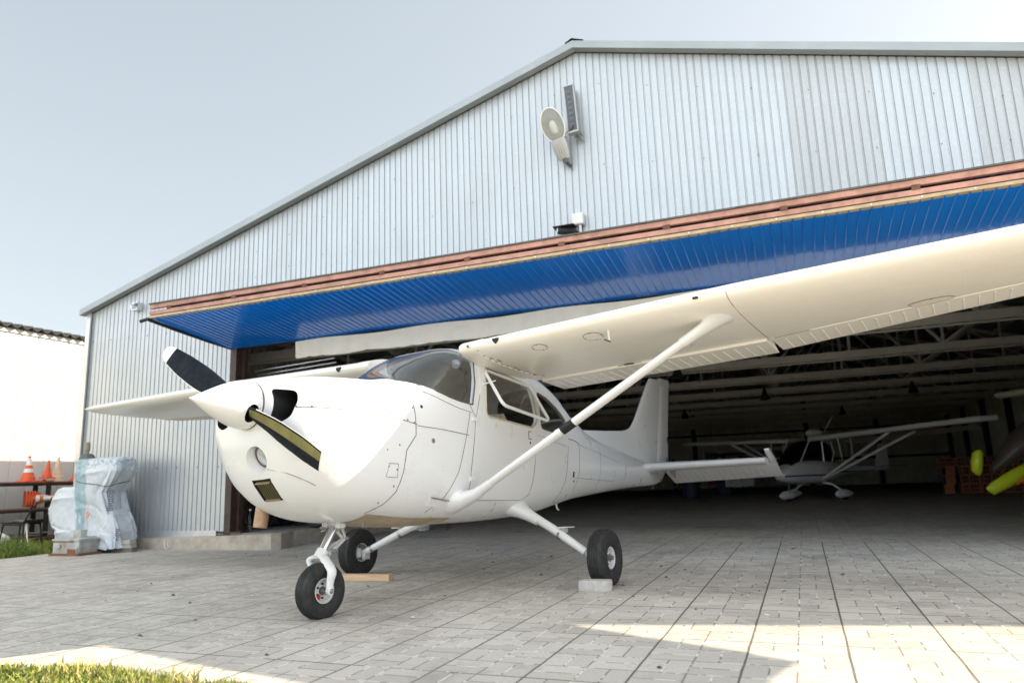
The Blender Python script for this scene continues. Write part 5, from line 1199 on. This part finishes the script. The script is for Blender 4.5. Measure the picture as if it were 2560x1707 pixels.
# ------------------------------------------------------------------ inside the hangar
def parked_light(name, label, loc, rz, scale, cols, pants=True, struts=True):
    """small strut braced high wing microlight: x forward, y left"""
    e = thing(name, label, 'aircraft', loc); e.matrix_world = SITE @ Matrix.Translation(loc) @ Matrix.Rotation(rz, 4, 'Z') @ Matrix.Scale(scale, 4)
    bodym, wingm, stripem, pantm = cols
    st = [(1.35,.72,.86,.07),(1.25,.66,1.00,.22),(1.0,.60,1.16,.36),(.7,.56,1.27,.44),(.3,.53,1.31,.48),(-.3,.53,1.30,.49),(-.8,.58,1.25,.42),(-1.3,.70,1.20,.28),(-2.0,.80,1.12,.17),(-3.2,.86,1.05,.10),(-3.9,.88,1.00,.05)]
    m = MB(); rings = []
    for x, a, b, w in st:
        rings.append([(x, w*math.copysign(abs(math.cos(t))**.75, math.cos(t)), (a+b)/2+(b-a)/2*math.copysign(abs(math.sin(t))**.75, math.sin(t))) for t in [2*PI*k/28 for k in range(28)]])
    m.loft(rings); bo = m.build('fuselage', bodym, e, 50, True)
    for sd in (1, -1):
        m = MB(); top, bot = [], []
        for x, a, b, w in st[1:-1]:
            z = .80 if x > -1.2 else .88; t = (z-(a+b)/2)/((b-a)/2); y = w*max(0, 1-min(1, abs(t))**2.67)**(.375)+.004
            top.append((x, sd*y, z+.025)); bot.append((x, sd*y, z-.025))
        for i in range(len(top)-1): m.add([top[i], top[i+1], bot[i+1], bot[i]], [(0,1,2,3)])
        m.build('side_stripe', stripem, bo, 0)
    # cabin glass bubble and its frame
    m = MB(); rings = []
    for x, z0, z1, w in ((.98,1.12,1.14,.28),(.75,1.2,1.45,.40),(.4,1.22,1.78,.45),(.1,1.22,1.92,.46),(-.4,1.22,1.93,.46),(-.8,1.2,1.85,.40),(-1.05,1.18,1.55,.3)):
        rings.append([(x, w*math.copysign(abs(math.cos(t))**.6, math.cos(t)), (z0+z1)/2+(z1-z0)/2*math.copysign(abs(math.sin(t))**.6, math.sin(t))) for t in [2*PI*k/24 for k in range(24)]])
    m.loft(rings); m.build('cabin_window', M['glasss'], e, 60, True)
    m = MB()
    for sd in (1, -1):
        m.tube([(.72,sd*.41,1.22),(.25,sd*.45,1.92)], .022, 6); m.tube([(-.3,sd*.47,1.2),(-.3,sd*.46,1.93)], .022, 6); m.tube([(.72,sd*.41,1.22),(.3,sd*.49,1.10),(-.2,sd*.5,1.06),(-.7,sd*.45,1.2),(-.9,sd*.40,1.5),(-.8,sd*.40,1.85)], .02, 6)
    m.build('window_frame', bodym, e)
    for sd in (1, -1):
        m = MB(); rings = []
        for y, xl, c, z in ((.45,.28,1.35,1.93),(5.2,.24,1.3,2.10),(5.75,.10,1.05,2.12),(5.95,-.25,.5,2.13)):
            rings.append([(xl-c*q, sd*y, z+c*zz) for q, zz in ((0,0),(.05,.045),(.25,.075),(.6,.05),(1,0),(.6,-.012),(.25,-.02),(.05,-.02))])
        m.loft(rings); wo = m.build('wing', wingm, e, 40, True)
        m = MB(); m.tube([(.26,sd*.45,1.94),(.22,sd*5.2,2.11),(.08,sd*5.75,2.13),(-.25,sd*5.98,2.14)], .075, 8); m.build('leading_edge', M['hazewhite'], wo)
        m = MB(); m.add([(-1.12,sd*.6,1.90),(-1.08,sd*5.0,2.06),(-1.45,sd*4.9,1.94),(-1.5,sd*.6,1.78)], [(0,1,2,3)]); m.build('flaperon', wingm, wo, 0)
        m = MB(); m.tube([(-.15,sd*.5,.70),(.12,sd*3.2,1.99)], .042, 8, 0, True, .6); m.tube([(-.25,sd*.5,.70),(-.75,sd*3.4,1.99)], .042, 8, 0, True, .6); m.tube([(.0,sd*1.4,1.27),(.05,sd*1.35,1.95)], .014, 6); m.tube([(-.5,sd*1.4,1.25),(-.55,sd*1.35,1.95)], .012, 6); m.build('wing_strut', M['hazewhite'], e)
        m = MB(); m.tube([(-.35,sd*.3,.56),(-.38,sd*.62,.50),(-.40,sd*.98,.28)], .035, 8, 0, True, .6); m.build('gear_leg', M['hazewhite'], e)
        wheel_pant(e, (-.40, sd*1.0, .19), pantm)
    wheel_pant(e, (.95, 0, .18), pantm); m = MB(); m.tube([(.85,0,.62),(.95,0,.25)], .03, 8); m.build('nose_leg', M['steel'], e)
    m = MB(); m.loft([[(-3.4-.75*c*(1-.3*t)-.25*t, .02*(1-c)*h, .95+.85*t) for c, h in ((0,0),(.3,1),(1,.2),(.3,-1))] for t in (0,.5,1)]); m.build('fin', bodym, e, 40)
    for sd in (1, -1):
        m = MB(); m.loft([[(-3.3-.7*c, sd*y, 1.02+.02*h*(1-c)) for c, h in ((0,0),(.3,1),(1,.2),(.3,-1))] for y in (.04,1.2)]); m.build('stabilizer', bodym, e, 40)
    m = MB(); m.loft([[(x, w*math.cos(t), 2.16+h*math.sin(t)) for t in [2*PI*k/12 for k in range(12)]] for x, w, h in ((-.2,.06,.05),(-.3,.15,.13),(-.7,.17,.15),(-.95,.08,.08))]); m.build('engine_cowl', bodym, e, 50)
    m = MB()
    for a in (.9, .9+2*PI/3, .9+4*PI/3): m.tube([(-1.0,.04*math.cos(a),2.16+.04*math.sin(a)),(-1.0,.4*math.cos(a),2.16+.4*math.sin(a)),(-1.0,.72*math.cos(a),2.16+.72*math.sin(a))], [.03,.05,.025], 6, 0, True, .25, (1,0,0))
    m.build('propeller', M['hazewhite'], e); return e
def wheel_pant(e, c, mat):
    m = MB(); rings = []
    for x, w, h0, h1 in ((.40,.012,.0,.02),(.34,.06,-.07,.08),(.2,.10,-.11,.15),(0,.115,-.11,.17),(-.2,.095,-.09,.13),(-.36,.05,-.04,.08),(-.44,.01,.0,.03)):
        rings.append([(c[0]+x, c[1]+w*math.cos(t), c[2]+(h0+h1)/2+(h1-h0)/2*math.sin(t)) for t in [2*PI*k/16 for k in range(16)]])
    m.loft(rings); p = m.build('wheel_fairing', mat, e, 60, True)
    m = MB(); m.lathe([(.11,-.05),(.15,-.045),(.165,0),(.15,.045),(.11,.05)], (c[0]-.02, c[1], c[2]-.02), (0,1,0), 20); m.build('tyre', M['rubber'], p)
parked_light('microlight', 'white microlight with a blue side stripe and braced wing parked inside the hangar', (3.15, 12.9, 0), R(-131), .84, (M['hazewhite'], M['sail'], M['bluestripe'], M['hazewhite']))
lf = thing('wheel_fairing', 'yellow green nose fairing with an orange patch of a folded trike at the right edge', 'fairing', (5.95, 4.6, .0))
lf.matrix_world = SITE @ Matrix.Translation((6.05, 4.6, .02)) @ Matrix.Rotation(R(15), 4, 'Z')
m = MB(); rings = []
for t, z, w, h in ((0,.50,.02,.02),(.08,.50,.06,.10),(.3,.62,.09,.12),(.6,.80,.11,.10),(.9,.97,.10,.06)): rings.append([(-.42+t*1.1, w*math.cos(a), z-.06+h*math.sin(a)) for a in [2*PI*k/16 for k in range(16)]])
m.loft(rings); m.build('lower_nose', M['lime'], lf, 50, True)
m = MB(); rings = []
for z, w, x in ((.64,.02,-.50),(.70,.07,-.52),(.85,.085,-.50),(.98,.075,-.47),(1.03,.03,-.45)): rings.append([(x+w*math.cos(a), .09*math.sin(a)*w/.08, z) for a in [2*PI*k/16 for k in range(16)]])
m.loft(rings); m.build('upper_nose', M['lime'], lf, 50, True)
m = MB(); rings = []
for x, z, w, h in ((-.30,.72,.05,.06),(.0,1.0,.20,.20),(.3,1.2,.3,.26),(.9,1.25,.32,.3),(1.4,1.2,.25,.25)): rings.append([(x, w*math.cos(a), z+h*math.sin(a)) for a in [2*PI*k/16 for k in range(16)]])
m.loft(rings); m.build('pod', M['brownp'], lf, 50, True)
m = MB(); m.loft([[(-.0+t*.6, .11*math.cos(a), .52+.16*t+.045*math.sin(a)) for a in [2*PI*k/10 for k in range(10)]] for t in (0,.4,1)]); m.build('orange_patch', M['orangep'], lf, 50)
for y in (-.25,.35,0):
    m = MB(); m.lathe([(.10,-.05),(.19,-.05),(.21,0),(.19,.05),(.10,.05)], (.62 if y else .35, y, .21), (0,1,0), 20); m.build('wheel', M['rubber'], lf)
m = MB(); m.tube([(.35,0,.21),(.5,0,.6)], .025, 8); m.tube([(.62,-.25,.21),(.62,0,.7),(.62,.35,.21)], .022, 8); m.build('gear_frame', M['dark'], lf)
m = MB(); m.loft([[(-.10+.0*t, -.3-1.2*t, 1.92+.02*t+.07*math.sin(a)) if False else (.78+.10*math.cos(a), -.1+1.6*t, 1.93+.05*t+.06*math.sin(a)) for a in [2*PI*k/12 for k in range(12)]] for t in (0,.5,1)]); m.tube([(.6,.2,1.3),(.80,.1,1.93)], .02, 8); m.build('folded_wing', M['sail'], lf, 50)

# clay block stack: every block its own thing
k_ = 0; bm_ = None
lay = [('lower','bottom'),('second','second'),('third','third'),('top','top')]
def clay():
    m = MB(); L_, W_, H_ = .50, .25, .25
    m.box((-L_/2+.012,0,H_/2),(.024,W_,H_)); m.box((L_/2-.012,0,H_/2),(.024,W_,H_)); m.box((0,0,.012),(L_-.05,W_,.024)); m.box((0,0,H_-.012),(L_-.05,W_,.024)); m.box((0,0,H_/2),(L_-.05,W_-.02,.02)); m.box((0,0,H_/2),(.02,W_-.02,H_-.05))
    m.box((0,W_/2-.008,H_/2),(L_-.05,.012,H_-.05),1)
    for i in range(7): m.box((-.21+.07*i,-W_/2-.004,H_/2),(.02,.008,H_-.01))
    return m.build('clay_block', [M['brick'], M['dark']], None, 0)
proto = clay(); colw = ['leftmost','second','third','rightmost']
for j in range(4):
    for i in range(4):
        if j == 3 and i == 2: pass
        o = proto if (i, j) == (0, 0) else proto.copy()
        if o is not proto: COL.objects.link(o)
        place(o, (6.95+.53*i+.03*((j*7+i*3) % 3), 15.9-.12*((i+j) % 2), .255*j+.002), R(((i*5+j*3) % 7)-3 + (88 if (i == 0 and j < 3) else 0)))
        tag(o, f'red hollow clay block, {colw[i]} column, {lay[j][1]} layer of the stack deep in the hangar', 'clay block', 'stacked clay blocks')

# red tractor behind the left door post
tr = thing('garden_tractor', 'red garden tractor parked just inside the left door post', 'tractor', (-4.95, 1.35, .222))
m = MB(); rings = []
for x, z0, z1, w in ((-.72,.36,.44,.1),(-.68,.30,.58,.2),(-.45,.28,.66,.26),(-.1,.30,.62,.27),(.1,.34,.5,.22)): rings.append([(x, w*math.copysign(abs(math.cos(a))**.6, math.cos(a)), (z0+z1)/2+(z1-z0)/2*math.copysign(abs(math.sin(a))**.6, math.sin(a))) for a in [2*PI*k/20 for k in range(20)]])
m.loft(rings); m.build('hood', M['red'], tr, 50, True)
m = MB(); m.box((.05,-.2,.72),(.5,.05,.10)); m.box((.3,-.2,.60),(.5,.04,.05)); m.build('handle_bar', M['red'], tr, 0)
m = MB(); m.box((.12,-.30,.62),(.14,.05,.24)); m.box((.25,-.30,.46),(.08,.05,.2)); m.build('bracket', M['rim'], tr, 0)
m = MB(); m.box((.4,0,.35),(1.0,.3,.16)); m.tube([(.2,0,.4),(.5,0,.9),(.7,0,1.0)], .03, 8); m.build('chassis', M['dark'], tr, 0)
for x, y, r in ((-.3,-.34,.22),(-.3,.34,.22),(.85,-.34,.28),(.85,.34,.28)):
    m = MB(); m.lathe([(r*.5,-.08),(r*.92,-.08),(r,-.04),(r,.04),(r*.92,.08),(r*.5,.08)], (x,y,r), (0,1,0), 26); w = m.build('wheel', M['rubber'], tr); m = MB(); m.lathe([(.02,-.06),(r*.5,-.05),(r*.5,.05),(.02,.06)], (x,y,r), (0,1,0), 16); m.build('rim', M['steel'], w)
gp = thing('steel_cabinet', 'blue grey steel cabinet standing behind the red garden tractor', 'cabinet', (-5.9, 2.6, .2))
m = MB(); m.box((0,0,.65),(1.2,.5,1.3)); c_ = m.build('cabinet_body', paint('blue grey cabinet', (.16,.20,.23), .5), gp, 0); m = MB(); m.box((-.3,-.255,.65),(.56,.012,1.2)); m.box((.3,-.255,.65),(.56,.012,1.2)); m.build('cabinet_door', paint('cabinet door', (.18,.22,.25), .5), gp, 0)
bt = thing('water_bottle', 'clear plastic water bottle beside the foot of the left door post', 'bottle', (-4.86, .34, .222))
m = MB(); m.lathe([(.0,0),(.045,.003),(.048,.02),(.046,.10),(.048,.14),(.048,.22),(.03,.27),(.016,.29),(.016,.31)], (0,0,0), (0,0,1), 18, 0, False); m.build('bottle_body', M['glassc'], bt, 50); m = MB(); m.lathe([(.0,.305),(.018,.305),(.018,.33),(.0,.332)], (0,0,0), (0,0,1), 12); m.build('cap', M['plasticw'], bt)
# a row of dark stored things along the back of the hangar
def shelf_unit(u, d, label):
    e = thing('storage_shelf', label, 'shelf', (u, d, 0), group='storage shelves at the back of the hangar')
    for z in (.25, .8, 1.35):
        m = MB(); m.box((0,0,z),(2.2,.5,.04)); m.build('shelf', M['beam'], e, 0)
    for x in (-1.08,1.08):
        for y in (-.22,.22):
            m = MB(); m.box((x,y,.75),(.05,.05,1.5)); m.build('post', M['dark'], e, 0)
    return e
for i, (u, d, l) in enumerate(((-1.2,24.0,'dark storage shelf seen below the tailplane, nearest the fin'),(1.6,25.0,'dark storage shelf at the back left of the microlight'))): shelf_unit(u, d, l)
mats_ = [paint('red crate', (.40,.03,.02), .6), paint('dark blue crate', (.03,.05,.09), .6), paint('grey box', (.30,.31,.32), .6), paint('brown box', (.20,.12,.07), .8)]
bxl = ['small red','dark blue','grey','brown']
for i, (u, d, z, mi, w, pos) in enumerate([(-1.9,23.9,.82,0,.35,'on the left end of the shelf near the fin'),(-1.2,23.9,.82,1,.5,'in the middle of the shelf near the fin'),(-.5,23.9,.27,0,.6,'low on the shelf near the fin'),(-1.8,23.9,.27,3,.6,'at the lower left of the shelf near the fin'),(-.6,23.9,1.37,1,.5,'on top of the shelf near the fin'),(1.0,24.9,.82,2,.7,'on the shelf left of the microlight'),(1.9,24.9,.82,1,.5,'at the right end of the shelf left of the microlight'),(1.4,24.9,.27,2,.6,'low on the shelf left of the microlight'),(2.2,24.9,1.37,3,.4,'on top of the shelf left of the microlight')]):
    m = MB(); m.box((0,0,.14),(w,.4,.28),0,None,1.04); m.box((0,0,.275),(w*1.08,.44,.03)); m.box((0,-.205,.17),(.14,.02,.05),1)
    o = m.build('storage_crate', [mats_[mi], M['dark']], None, 0); place(o, (u, d, z+.002), R(5*i % 11 - 5)); tag(o, f'{bxl[mi]} storage crate {pos}', 'crate', 'crates on the storage shelves')
for i, (u, d) in enumerate(((-.6,17.0),(.35,19.0))):
    dr_ = thing('steel_drum', ['dark steel drum standing behind the tailplane','dark steel drum farther back behind the tailplane'][i], 'drum', (u, d, 0), group='steel drums inside the hangar')
    m = MB(); m.lathe([(.28,0),(.29,.01),(.28,.02),(.28,.28),(.29,.29),(.28,.30),(.28,.58),(.29,.59),(.28,.60),(.28,.86),(.29,.88),(.27,.87),(.0,.86)], (0,0,0), (0,0,1), 28); m.build('drum_body', mats_[1], dr_); m = MB(); m.lathe([(.03,.86),(.03,.89),(0,.89)], (.15,0,0), (0,0,1), 10); m.build('bung', M['steel'], dr_)
rd = thing('radiator', 'pale finned radiator standing on the hangar floor behind the tailplane', 'radiator', (.95, 18.0, 0))
m = MB()
for i in range(12): m.box((-.44+.08*i,0,.55),(.055,.12,.46))
m.tube([(-.48,0,.38),(.48,0,.38)], .03, 8); m.tube([(-.48,0,.74),(.48,0,.74)], .03, 8); m.build('fins', M['rim'], rd, 0); m = MB(); m.box((-.35,0,.16),(.06,.2,.32)); m.box((.35,0,.16),(.06,.2,.32)); m.build('foot', M['dark'], rd, 0)
dw = thing('stored_wing', 'long pale wing panel stored on a trestle at the back of the hangar', 'wing panel', (1.2, 26.5, 0))
m = MB(); m.loft([[(x, c*.5-c*q, 1.62+.05*x/3+c*zz) for q, zz in ((0,0),(.05,.05),(.3,.08),(1,0),(.3,-.02),(.05,-.02))] for x, c in ((-2.2,1.2),(1.8,1.2),(2.3,.7))]); m.build('panel', M['sail'], dw, 40); m = MB()
for x in (-1.5,1.3): m.tube([(x,-.4,0),(x,0,1.6),(x,.4,0)], .03, 6)
m.build('trestle', M['dark'], dw)
# persons standing behind the aircraft: only their feet show below the belly
def person(loc, rz, label, shirt, trousers, shoe):
    e = thing('person', label, 'person', loc); e.matrix_world = SITE @ Matrix.Translation(loc) @ Matrix.Rotation(rz, 4, 'Z')
    V = [(0,0,.95),(0,.0,1.12),(0,.0,1.32),(0,.0,1.45),(0,.01,1.52),(0,.02,1.60),(0,.03,1.70)]; Ed = [(0,1),(1,2),(2,3),(3,4),(4,5),(5,6)]; Rd = [.15,.135,.155,.10,.055,.085,.08]
    for sd in (-1, 1):
        b = len(V); V += [(sd*.09,0,.86),(sd*.10,.01,.48),(sd*.10,-.01,.10)]; Ed += [(0,b),(b,b+1),(b+1,b+2)]; Rd += [.095,.06,.042]
        b = len(V); V += [(sd*.18,0,1.40),(sd*.23,-.02,1.13),(sd*.23,.05,.90)]; Ed += [(3,b),(b,b+1),(b+1,b+2)]; Rd += [.06,.042,.03]
        for f_ in range(5):
            q = len(V); a = (f_-2)*.018; V += [(sd*.23+.0, .055+a, .86),(sd*.23-sd*.012,.06+a*1.2,.80+.005*abs(f_-2))]; Ed += [(b+2,q),(q,q+1)]; Rd += [.011,.008]
    me = bpy.data.meshes.new('body'); me.from_pydata(V, Ed, []); o = bpy.data.objects.new('body', me); COL.objects.link(o)
    sk = o.modifiers.new('s', 'SKIN'); sv = me.skin_vertices[0].data
    for i, r in enumerate(Rd): sv[i].radius = (r, r*.8)
    sv[0].use_root = True; o.modifiers.new('ss', 'SUBSURF').levels = 1; bpy.context.view_layer.update()
    m2 = bpy.data.meshes.new_from_object(o.evaluated_get(bpy.context.evaluated_depsgraph_get())); o.modifiers.clear(); o.data = m2
    skin = paint('skin', (.45,.27,.19), .55, var=.05); m2.materials.clear()
    for mm in (skin, shirt, trousers): m2.materials.append(mm)
    for p in m2.polygons: p.material_index = 0 if p.center.z > 1.49 or (abs(p.center.x) > .17 and p.center.z < 1.15) or p.center.z < .16 else (1 if p.center.z > .95 else 2)
    m2.polygons.foreach_set('use_smooth', [True]*len(m2.polygons)); o.parent = e
    m = MB(); rings = [[(.085*math.cos(a)*q, .03+.095*math.sin(a)*q, z) for a in [2*PI*k/16 for k in range(16)]] for z, q in ((1.64,1.0),(1.72,1.0),(1.78,.75),(1.80,.2))]; m.loft(rings); m.build('hair', M['brownp'], e, 60)
    for sd in (-1, 1):
        m = MB(); rings = []
        for y, w, h in ((.19,.015,.02),(.17,.04,.05),(.08,.048,.07),(0,.042,.10),(-.06,.038,.10),(-.085,.015,.06)): rings.append([(sd*.10+w*math.cos(a), y, .012+h*(.5+.5*math.sin(a))) for a in [2*PI*k/14 for k in range(14)]])
        m.loft(rings); s2_ = m.build('shoe', shoe, e, 60, True)
        m = MB(); m.loft([[(sd*.10+w*math.cos(a), .05+.14*math.sin(a), z) for a in [2*PI*k/18 for k in range(18)]] for z, w in ((.0,.05),(.022,.05))]); m.build('sole', M['plasticw'], s2_)
    return e
person((-3.55, 3.35, .001), R(165), 'person in white sneakers standing behind the aircraft with only the shoes visible under the belly', paint('grey shirt', (.12,.13,.15), .8), paint('dark trousers', (.03,.035,.05), .8), paint('white sneaker', (.62,.63,.66), .5, var=.15, scale=30))
CAMP = (3.8822, 3.7969, 0.8642); CAMYPR = (3.69091, 0.19046, -0.03611); CAMF = 1.77872; EXPO = 2.34; CLOUD_FILL = 6.0
# ------------------------------------------------------------------ camera, sun, sky
cd = bpy.data.cameras.new('camera'); cam = bpy.data.objects.new('camera', cd); COL.objects.link(cam); SC.camera = cam
yaw, pitch, roll = CAMYPR
f_ = Vector((math.cos(pitch)*math.cos(yaw), math.cos(pitch)*math.sin(yaw), math.sin(pitch))); r_ = f_.cross(Vector((0,0,1))).normalized(); u_ = r_.cross(f_)
rr, uu = r_*math.cos(roll)+u_*math.sin(roll), -r_*math.sin(roll)+u_*math.cos(roll)
cam.matrix_world = Matrix(((rr.x,uu.x,-f_.x,CAMP[0]),(rr.y,uu.y,-f_.y,CAMP[1]),(rr.z,uu.z,-f_.z,CAMP[2]),(0,0,0,1)))
cd.sensor_width = 36; cd.lens = CAMF*36/2.56; cd.clip_start = .05; cd.clip_end = 2000
cd.dof.use_dof = True; cd.dof.focus_distance = 5.2; cd.dof.aperture_fstop = 1.8
KS, MS = 1.30, .89                                       # sun: from the right and from behind the hangar
sd = (UV*KS + DV*MS + Vector((0,0,1))).normalized()
ld = bpy.data.lights.new('sun', 'SUN'); ld.energy = 2.2; ld.angle = R(.55); ld.color = (1.0,.85,.65)
lo = bpy.data.objects.new('sun', ld); COL.objects.link(lo); lo.rotation_euler = sd.to_track_quat('Z', 'Y').to_euler(); lo.location = sd*60
w = bpy.data.worlds.new('World'); SC.world = w; w.use_nodes = True; nt = w.node_tree; bg = nt.nodes['Background']
sk = nt.nodes.new('ShaderNodeTexSky'); sk.sky_type = 'NISHITA'; sk.sun_disc = False; sk.sun_elevation = math.asin(sd.z); sk.sun_rotation = math.atan2(sd.x, sd.y); sk.air_density = 1.0; sk.dust_density = 2.0; sk.ozone_density = 1.0; sk.altitude = 100
hs = nt.nodes.new('ShaderNodeHueSaturation'); hs.inputs['Hue'].default_value = .478; hs.inputs['Saturation'].default_value = .62; nt.links.new(sk.outputs[0], hs.inputs['Color']); gm_ = nt.nodes.new('ShaderNodeGamma'); gm_.inputs[1].default_value = .5; nt.links.new(hs.outputs[0], gm_.inputs[0]); 
# invented cloud banks in the unseen sky behind the camera, added as front fill
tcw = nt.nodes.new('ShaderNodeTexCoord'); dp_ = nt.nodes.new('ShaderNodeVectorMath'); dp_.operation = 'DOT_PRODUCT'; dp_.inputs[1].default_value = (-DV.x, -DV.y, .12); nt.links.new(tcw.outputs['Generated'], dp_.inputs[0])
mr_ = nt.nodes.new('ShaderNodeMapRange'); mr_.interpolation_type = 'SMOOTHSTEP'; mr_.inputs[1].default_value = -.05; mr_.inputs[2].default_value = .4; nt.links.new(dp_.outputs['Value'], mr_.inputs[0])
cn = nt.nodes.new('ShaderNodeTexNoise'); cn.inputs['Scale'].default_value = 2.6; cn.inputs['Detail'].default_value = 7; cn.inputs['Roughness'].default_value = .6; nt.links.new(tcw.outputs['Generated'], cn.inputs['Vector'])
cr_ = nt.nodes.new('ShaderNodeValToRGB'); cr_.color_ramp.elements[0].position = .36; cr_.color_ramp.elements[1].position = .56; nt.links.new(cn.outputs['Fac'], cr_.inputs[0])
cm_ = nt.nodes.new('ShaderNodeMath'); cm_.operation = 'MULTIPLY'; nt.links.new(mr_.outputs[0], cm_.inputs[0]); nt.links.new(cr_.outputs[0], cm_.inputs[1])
cx = nt.nodes.new('ShaderNodeMix'); cx.data_type = 'RGBA'; nt.links.new(cm_.outputs[0], cx.inputs[0]); nt.links.new(gm_.outputs[0], cx.inputs[6]); cx.inputs[7].default_value = (CLOUD_FILL*.91, CLOUD_FILL*.975, CLOUD_FILL*1.03, 1); nt.links.new(cx.outputs[2], bg.inputs[0]); bg.inputs[1].default_value = .09
vs = SC.view_settings; vs.view_transform = 'Standard'; vs.look = 'None'; vs.exposure = EXPO; vs.gamma = 1; vs.use_curve_mapping = False
SC.cycles.max_bounces = 10; SC.cycles.diffuse_bounces = 5; SC.cycles.glossy_bounces = 5; SC.cycles.transparent_max_bounces = 16
SC.cycles.caustics_reflective = False; SC.cycles.caustics_refractive = False; SC.cycles.sample_clamp_indirect = 6; SC.cycles.use_denoising = True
